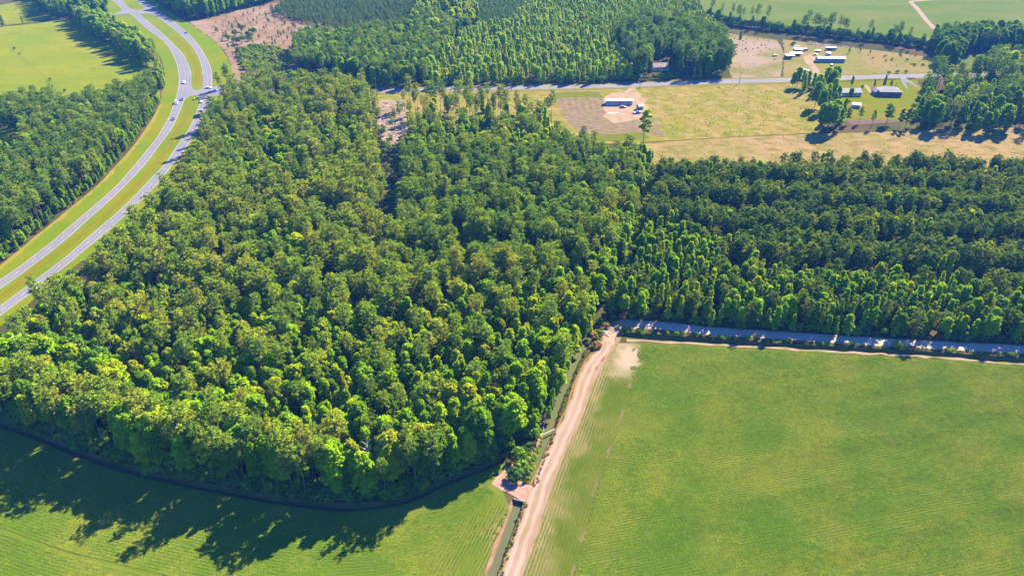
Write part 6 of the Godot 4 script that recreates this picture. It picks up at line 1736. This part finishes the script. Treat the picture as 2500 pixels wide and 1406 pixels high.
	house("grey_house", "long low house with mauve grey gable roof beside the yard", "house", Vector2(244.9, -511.7), 0.02, 18.5, 8.5, 2.7, 2.0, 0.0, paint("pale_wall", lin(0.4, 0.42, 0.4), 0.8), paint("mauve_roof", lin(0.115, 0.1, 0.11), 0.85, 0.0, grit), [[-6.0, 1.0, 1.2, 1.2, 1], [-2.0, 1.0, 1.2, 1.2, 1], [4.5, 1.0, 1.6, 1.2, 1], [7.2, 1.0, 1.0, 1.2, 1], [-5.0, 1.0, 1.2, 1.2, -1], [5.0, 1.0, 1.2, 1.2, -1]], [[1.4, 1], [0.0, -1]])
	var hip := house("brick_house", "brick house with slate grey hipped roof in the yellow-green yard", "house", Vector2(275.2, -511.7), -0.06, 15.5, 10.0, 3.4, 2.6, 1.0, brick, slate, [[-5.2, 1.0, 1.2, 1.3, 1], [-2.2, 1.0, 1.2, 1.3, 1], [3.6, 1.0, 1.2, 1.3, 1], [6.0, 1.0, 1.0, 1.3, 1], [-4.0, 1.0, 1.2, 1.3, -1], [4.0, 1.0, 1.2, 1.3, -1]], [[0.8, 1], [0.0, -1]])
	var wing := Shape.new()
	wing.box(Vector3(-10.6, 0, -3.4), Vector3(-7.7, 2.6, 3.6))
	obj("side_wing", wing, paint("dark_blue_wall", lin(0.08, 0.1, 0.13), 0.8), hip)
	var wr := Shape.new()
	wr.prism([Vector2(-10.9, 2.5), Vector2(-7.4, 2.5), Vector2(-8.6, 4.4)], 3.9)
	obj("wing_roof", wr, slate, hip)
	var ch := Shape.new()
	ch.box(Vector3(0.4, 3.2, -1.9), Vector3(1.2, 6.4, -1.1), Color.WHITE, 0.04)
	obj("chimney", ch, brick, hip)
	house("garden_shed", "small white shed at the yard's left edge under the trees", "shed", Vector2(239.9, -482.3), -0.4, 5.2, 3.8, 2.2, 1.1, 0.0, siding, white_roof, [[-1.2, 1.0, 0.7, 0.8, 1]], [[1.0, 1]])
	house("woodland_house", "house with reddish brown roof half hidden in dark trees", "house", Vector2(118.9, -579.3), 0.15, 15.0, 8.0, 3.0, 2.4, 0.0, paint("pale_wall", lin(0.4, 0.42, 0.4), 0.8), paint("rust_roof", lin(0.26, 0.11, 0.09), 0.85, 0.0, grit), [[-5.0, 1.0, 1.2, 1.3, 1], [-2.0, 1.0, 1.2, 1.3, 1], [3.4, 1.0, 1.2, 1.3, 1], [-4.0, 1.0, 1.2, 1.2, -1], [4.0, 1.0, 1.2, 1.2, -1]], [[0.8, 1]])
	house("hidden_house", "house with pale roof among the trees at the far right", "house", Vector2(325.6, -510.7), 0.5, 13.0, 7.0, 2.8, 1.6, 0.0, siding, paint("tan_roof", lin(0.5, 0.43, 0.38), 0.7), [[-4.0, 1.0, 1.2, 1.2, 1], [-1.0, 1.0, 1.2, 1.2, 1], [3.8, 1.0, 1.2, 1.2, 1], [0.0, 1.0, 1.2, 1.2, -1]], [[1.6, 1]])
	vehicle("parked_van", "white van parked in the gap of the house woods", "van", Vector2(296.2, -491.5), 0.4, "van", "white", lin(0.7, 0.7, 0.7))
	vehicle("parked_car", "white car parked in shade below the white van", "car", Vector2(281.5, -473.4), 0.2, "car", "white", lin(0.7, 0.7, 0.7))

	# ---- traffic on the highway
	var lane_turn := func(p: Vector2, line: Array) -> float:
		var best := 0
		for i in line.size() - 1:
			if p.distance_squared_to(line[i]) < p.distance_squared_to(line[best]):
				best = i
		var d: Vector2 = line[mini(best + 1, line.size() - 1)] - line[maxi(best - 1, 0)]
		return -d.angle()
	for q in [[Vector2(-251.7, -541.0), a_left, PI, "pickup", "white", lin(0.7, 0.7, 0.7), "white pickup on the left carriageway above the junction", "pickup"], [Vector2(-236.6, -499.0), a_left, PI, "car", "black", lin(0.02, 0.02, 0.025), "black car on the left carriageway just below the junction opening", "car"], [Vector2(-237.3, -490.6), a_left, PI, "van", "white", lin(0.7, 0.7, 0.7), "white van at the left edge beside the black car", "van"], [Vector2(-225.4, -456.4), a_left, PI, "car", "slate", lin(0.05, 0.055, 0.07), "dark grey car alone on the left carriageway below the others", "car"], [Vector2(-316.7, -710.0), b_left, 0.0, "car", "steel", lin(0.12, 0.14, 0.18), "blue-grey car alone on the upper right carriageway", "car"], [Vector2(-220.7, -493.4), b_left, 0.0, "car", "white", lin(0.7, 0.7, 0.7), "white car on the right carriageway below the junction shade", "car"], [Vector2(-196.3, -245.9), b_left, 0.0, "pickup", "white", lin(0.7, 0.7, 0.7), "white pickup half behind a pine at the lower left carriageway", "pickup"]]:
		vehicle({"pickup": "pickup_truck", "car": "passenger_car", "van": "delivery_van"}[q[3]], q[6], q[7], q[0], lane_turn.call(q[0], q[1]) + q[2], q[3], q[4], q[5], "vehicles on the highway")
	for q in [[Vector2(-228.0, -527.1), 0.1, "white car waiting in the tree shade at the junction"], [Vector2(-221.1, -519.8), 3.2, "pale car coming out of the country road in the shade"]]:
		vehicle("passenger_car", q[2], "car", q[0], q[1], "car", "white", lin(0.7, 0.7, 0.7), "vehicles on the highway")
	# a hauling truck with a brown load
	var tr := thing("dump_truck", "white cab truck hauling a reddish brown load in the tree shade", "truck", v3(Vector2(-210.6, -464.8), 0.13), lane_turn.call(Vector2(-210.6, -464.8), b_left), "vehicles on the highway")
	var cabm := paint("coat_white", lin(0.7, 0.7, 0.7), 0.3)
	var cb := Shape.new()
	cb.prism([Vector2(2.6, 0.6), Vector2(5.2, 0.6), Vector2(5.25, 1.5), Vector2(4.4, 1.7), Vector2(3.9, 2.8), Vector2(2.7, 2.9)], 1.15, Color.WHITE, 0.1, 1.4)
	obj("cab", cb, cabm, tr)
	var ws := Shape.new()
	ws.prism([Vector2(4.46, 1.75), Vector2(4.02, 2.65), Vector2(3.96, 2.62), Vector2(4.38, 1.74)], 0.9)
	obj("windscreen", ws, paint("car_glass", lin(0.02, 0.025, 0.03), 0.08), tr)
	var bd := Shape.new()
	bd.box(Vector3(-4.6, 0.9, -1.25), Vector3(2.3, 1.1, 1.25))
	for z in [-1.25, 1.13]:
		bd.box(Vector3(-4.6, 1.1, z), Vector3(2.3, 2.5, z + 0.12), Color.WHITE, 0.03)
	for x in [-4.6, 2.18]:
		bd.box(Vector3(x, 1.1, -1.12), Vector3(x + 0.12, 2.5, 1.12), Color.WHITE, 0.03)
	obj("tipper_body", bd, paint("truck_blue", lin(0.05, 0.06, 0.09), 0.5), tr)
	var ld := Shape.new()
	ld.prism([Vector2(-4.4, 1.1), Vector2(2.1, 1.1), Vector2(2.0, 2.2), Vector2(0.6, 2.9), Vector2(-1.6, 3.0), Vector2(-4.2, 2.2)], 1.1, Color.WHITE, 0.35, 2.3)
	obj("load", ld, paint("brown_load", lin(0.3, 0.14, 0.08), 0.95, 0.0, grit), tr)
	var bw := Shape.new()
	bw.tube([Vector3(0, 0, -0.16), Vector3(0, 0, 0.16)], [0.52, 0.52], 14)
	var bwm := bw.done(paint("rubber", lin(0.02, 0.02, 0.02), 0.85))
	for x in [-3.4, -2.2, 3.9]:
		for z in [-1.02, 1.02]:
			again("wheel", bwm, tr, Vector3(x, 0.52, z))

	# ---- poles, sign, fence, plank bridge, culvert
	pole("grey utility pole by the road, left of the debris clearing", Vector2(-100.7, -518.8), 10.5, 0.05)
	pole("grey utility pole by the road above the free-standing pines", Vector2(-50.5, -523.9), 10.5, 0.03, true)
	pole("grey utility pole by the road left of the ploughed plot", Vector2(-0.3, -520.3), 10.5, 0.03)
	pole("brown utility pole at the drive to the white mobile home", Vector2(96.0, -527.6), 10.5, 0.08, true)
	pole("pale utility pole in tree shade beside the highway at the top", Vector2(-368.6, -823.9), 12.0, 0.9)
	pole("utility pole by the road right of the dark woods", Vector2(173.8, -538.8), 10.0, 0.06)
	var sg := thing("road_sign", "small road sign on a post beside the right carriageway", "sign", v3(Vector2(-190.1, -342.0)), 0.9)
	var sp := Shape.new()
	sp.tube([Vector3(0, -0.2, 0), Vector3(0, 2.6, 0)], [0.05, 0.05], 6)
	obj("post", sp, paint("post_steel", lin(0.3, 0.3, 0.3), 0.5, 0.6), sg)
	var sf := Shape.new()
	sf.box(Vector3(0.06, 1.7, -0.4), Vector3(0.1, 2.6, 0.4), Color.WHITE, 0.01)
	obj("plate", sf, paint("sign_back", lin(0.4, 0.4, 0.4), 0.5, 0.3), sg)
	var sg2 := thing("road_sign", "small white sign on the tip of the shaded median", "sign", v3(Vector2(-226.8, -497.1)), 0.3)
	again("post", sg.get_child(0).mesh, sg2)
	var sf2 := Shape.new()
	sf2.box(Vector3(0.06, 1.2, -0.5), Vector3(0.1, 2.2, 0.5), Color.WHITE, 0.01)
	obj("plate", sf2, paint("sign_white", lin(0.7, 0.7, 0.7), 0.5), sg2)
	var fence := thing("pasture_fence", "thin post and wire fence running across the left pasture", "fence")
	var fp := Shape.new()
	fp.tube([Vector3(0, -0.3, 0), Vector3(0, 1.4, 0)], [0.08, 0.07], 6)
	var fpm := fp.done(paint("fence_post_wood", lin(0.07, 0.06, 0.05), 0.9))
	var fl := even(smooth([Vector2(-457.2, -659.1), Vector2(-412.8, -607.5), Vector2(-376.1, -567.2), Vector2(-343.4, -531.3), Vector2(-315.1, -501.0)], 3.0), 30)
	for p in fl:
		again("post", fpm, fence, v3(p))
	for y in [0.5, 0.9, 1.3]:
		var w := Shape.new()
		var pts := []
		var rs := []
		for p in fl:
			pts.append(v3(p, y))
			rs.append(0.012)
		w.tube(pts, rs, 3)
		obj("wire", w, paint("wire_steel", lin(0.08, 0.08, 0.08), 0.7), fence)
	for q in [[Vector2(-444.2, -645.5), 1.5, "small dark weeds at the upper end of the pasture fence"], [Vector2(-429.5, -628.1), 1.0, "low weeds second from the upper end of the pasture fence"], [Vector2(-358.7, -548.8), 1.3, "dark weeds midway along the pasture fence"], [Vector2(-331.2, -518.8), 1.4, "dark weeds second from the fence's lower end"], [Vector2(-317.3, -502.9), 1.6, "dark weeds at the lower end of the fence, by the woods"]]:
		var b := thing("fence_bush", q[2], "bush", Vector3.ZERO, 0.0, "weeds along the pasture fence")
		b.position = v3(q[0])
		b.scale = Vector3.ONE * q[1] * 0.7
		again("crown", kinds["shrub"].made[0][1], b).material_override = mats["shrubdark green"]
	var walk := thing("plank_bridge", "narrow pale plank laid across the water ditch by the woods", "plank bridge", Vector3.ZERO)
	var wa: Vector2 = Vector2(8.4, -159.9)
	var wb: Vector2 = Vector2(13.1, -162.8)
	walk.position = v3((wa + wb) / 2.0, 0.1)
	walk.rotation.y = -(wb - wa).angle()
	var half: float = wa.distance_to(wb) / 2.0 + 0.6
	for z in [-0.22, 0.02]:
		var b := Shape.new()
		b.box(Vector3(-half, 0, z), Vector3(half, 0.09, z + 0.2), Color.WHITE, 0.01)
		obj("plank", b, paint("weathered_wood", lin(0.2, 0.17, 0.13), 0.9), walk)
	var cul := thing("culvert_pipe", "dark culvert pipe under the pink dirt crossing", "culvert", v3(Vector2(2.3, -135.7), -0.75), -deg_to_rad(-70.0))
	var cp := Shape.new()
	for i in 20:
		var a0 := TAU * i / 20.0
		var a1 := TAU * (i + 1) / 20.0
		for r in [0.55, 0.47]:
			cp.quad(Vector3(-1.2, sin(a0) * r, cos(a0) * r), Vector3(3.0, sin(a0) * r, cos(a0) * r), Vector3(3.0, sin(a1) * r, cos(a1) * r), Vector3(-1.2, sin(a1) * r, cos(a1) * r), Color.WHITE)
		cp.quad(Vector3(-1.2, sin(a0) * 0.47, cos(a0) * 0.47), Vector3(-1.2, sin(a0) * 0.55, cos(a0) * 0.55), Vector3(-1.2, sin(a1) * 0.55, cos(a1) * 0.55), Vector3(-1.2, sin(a1) * 0.47, cos(a1) * 0.47), Color.WHITE)
	obj("pipe", cp, paint("concrete_pipe", lin(0.12, 0.12, 0.125), 0.8), cul)
	var hd := Shape.new()
	hd.box(Vector3(-1.0, 0.5, -1.6), Vector3(-0.7, 0.85, 1.6), Color.WHITE, 0.03)
	obj("head_wall", hd, paint("concrete_pipe", lin(0.12, 0.12, 0.125), 0.8), cul)
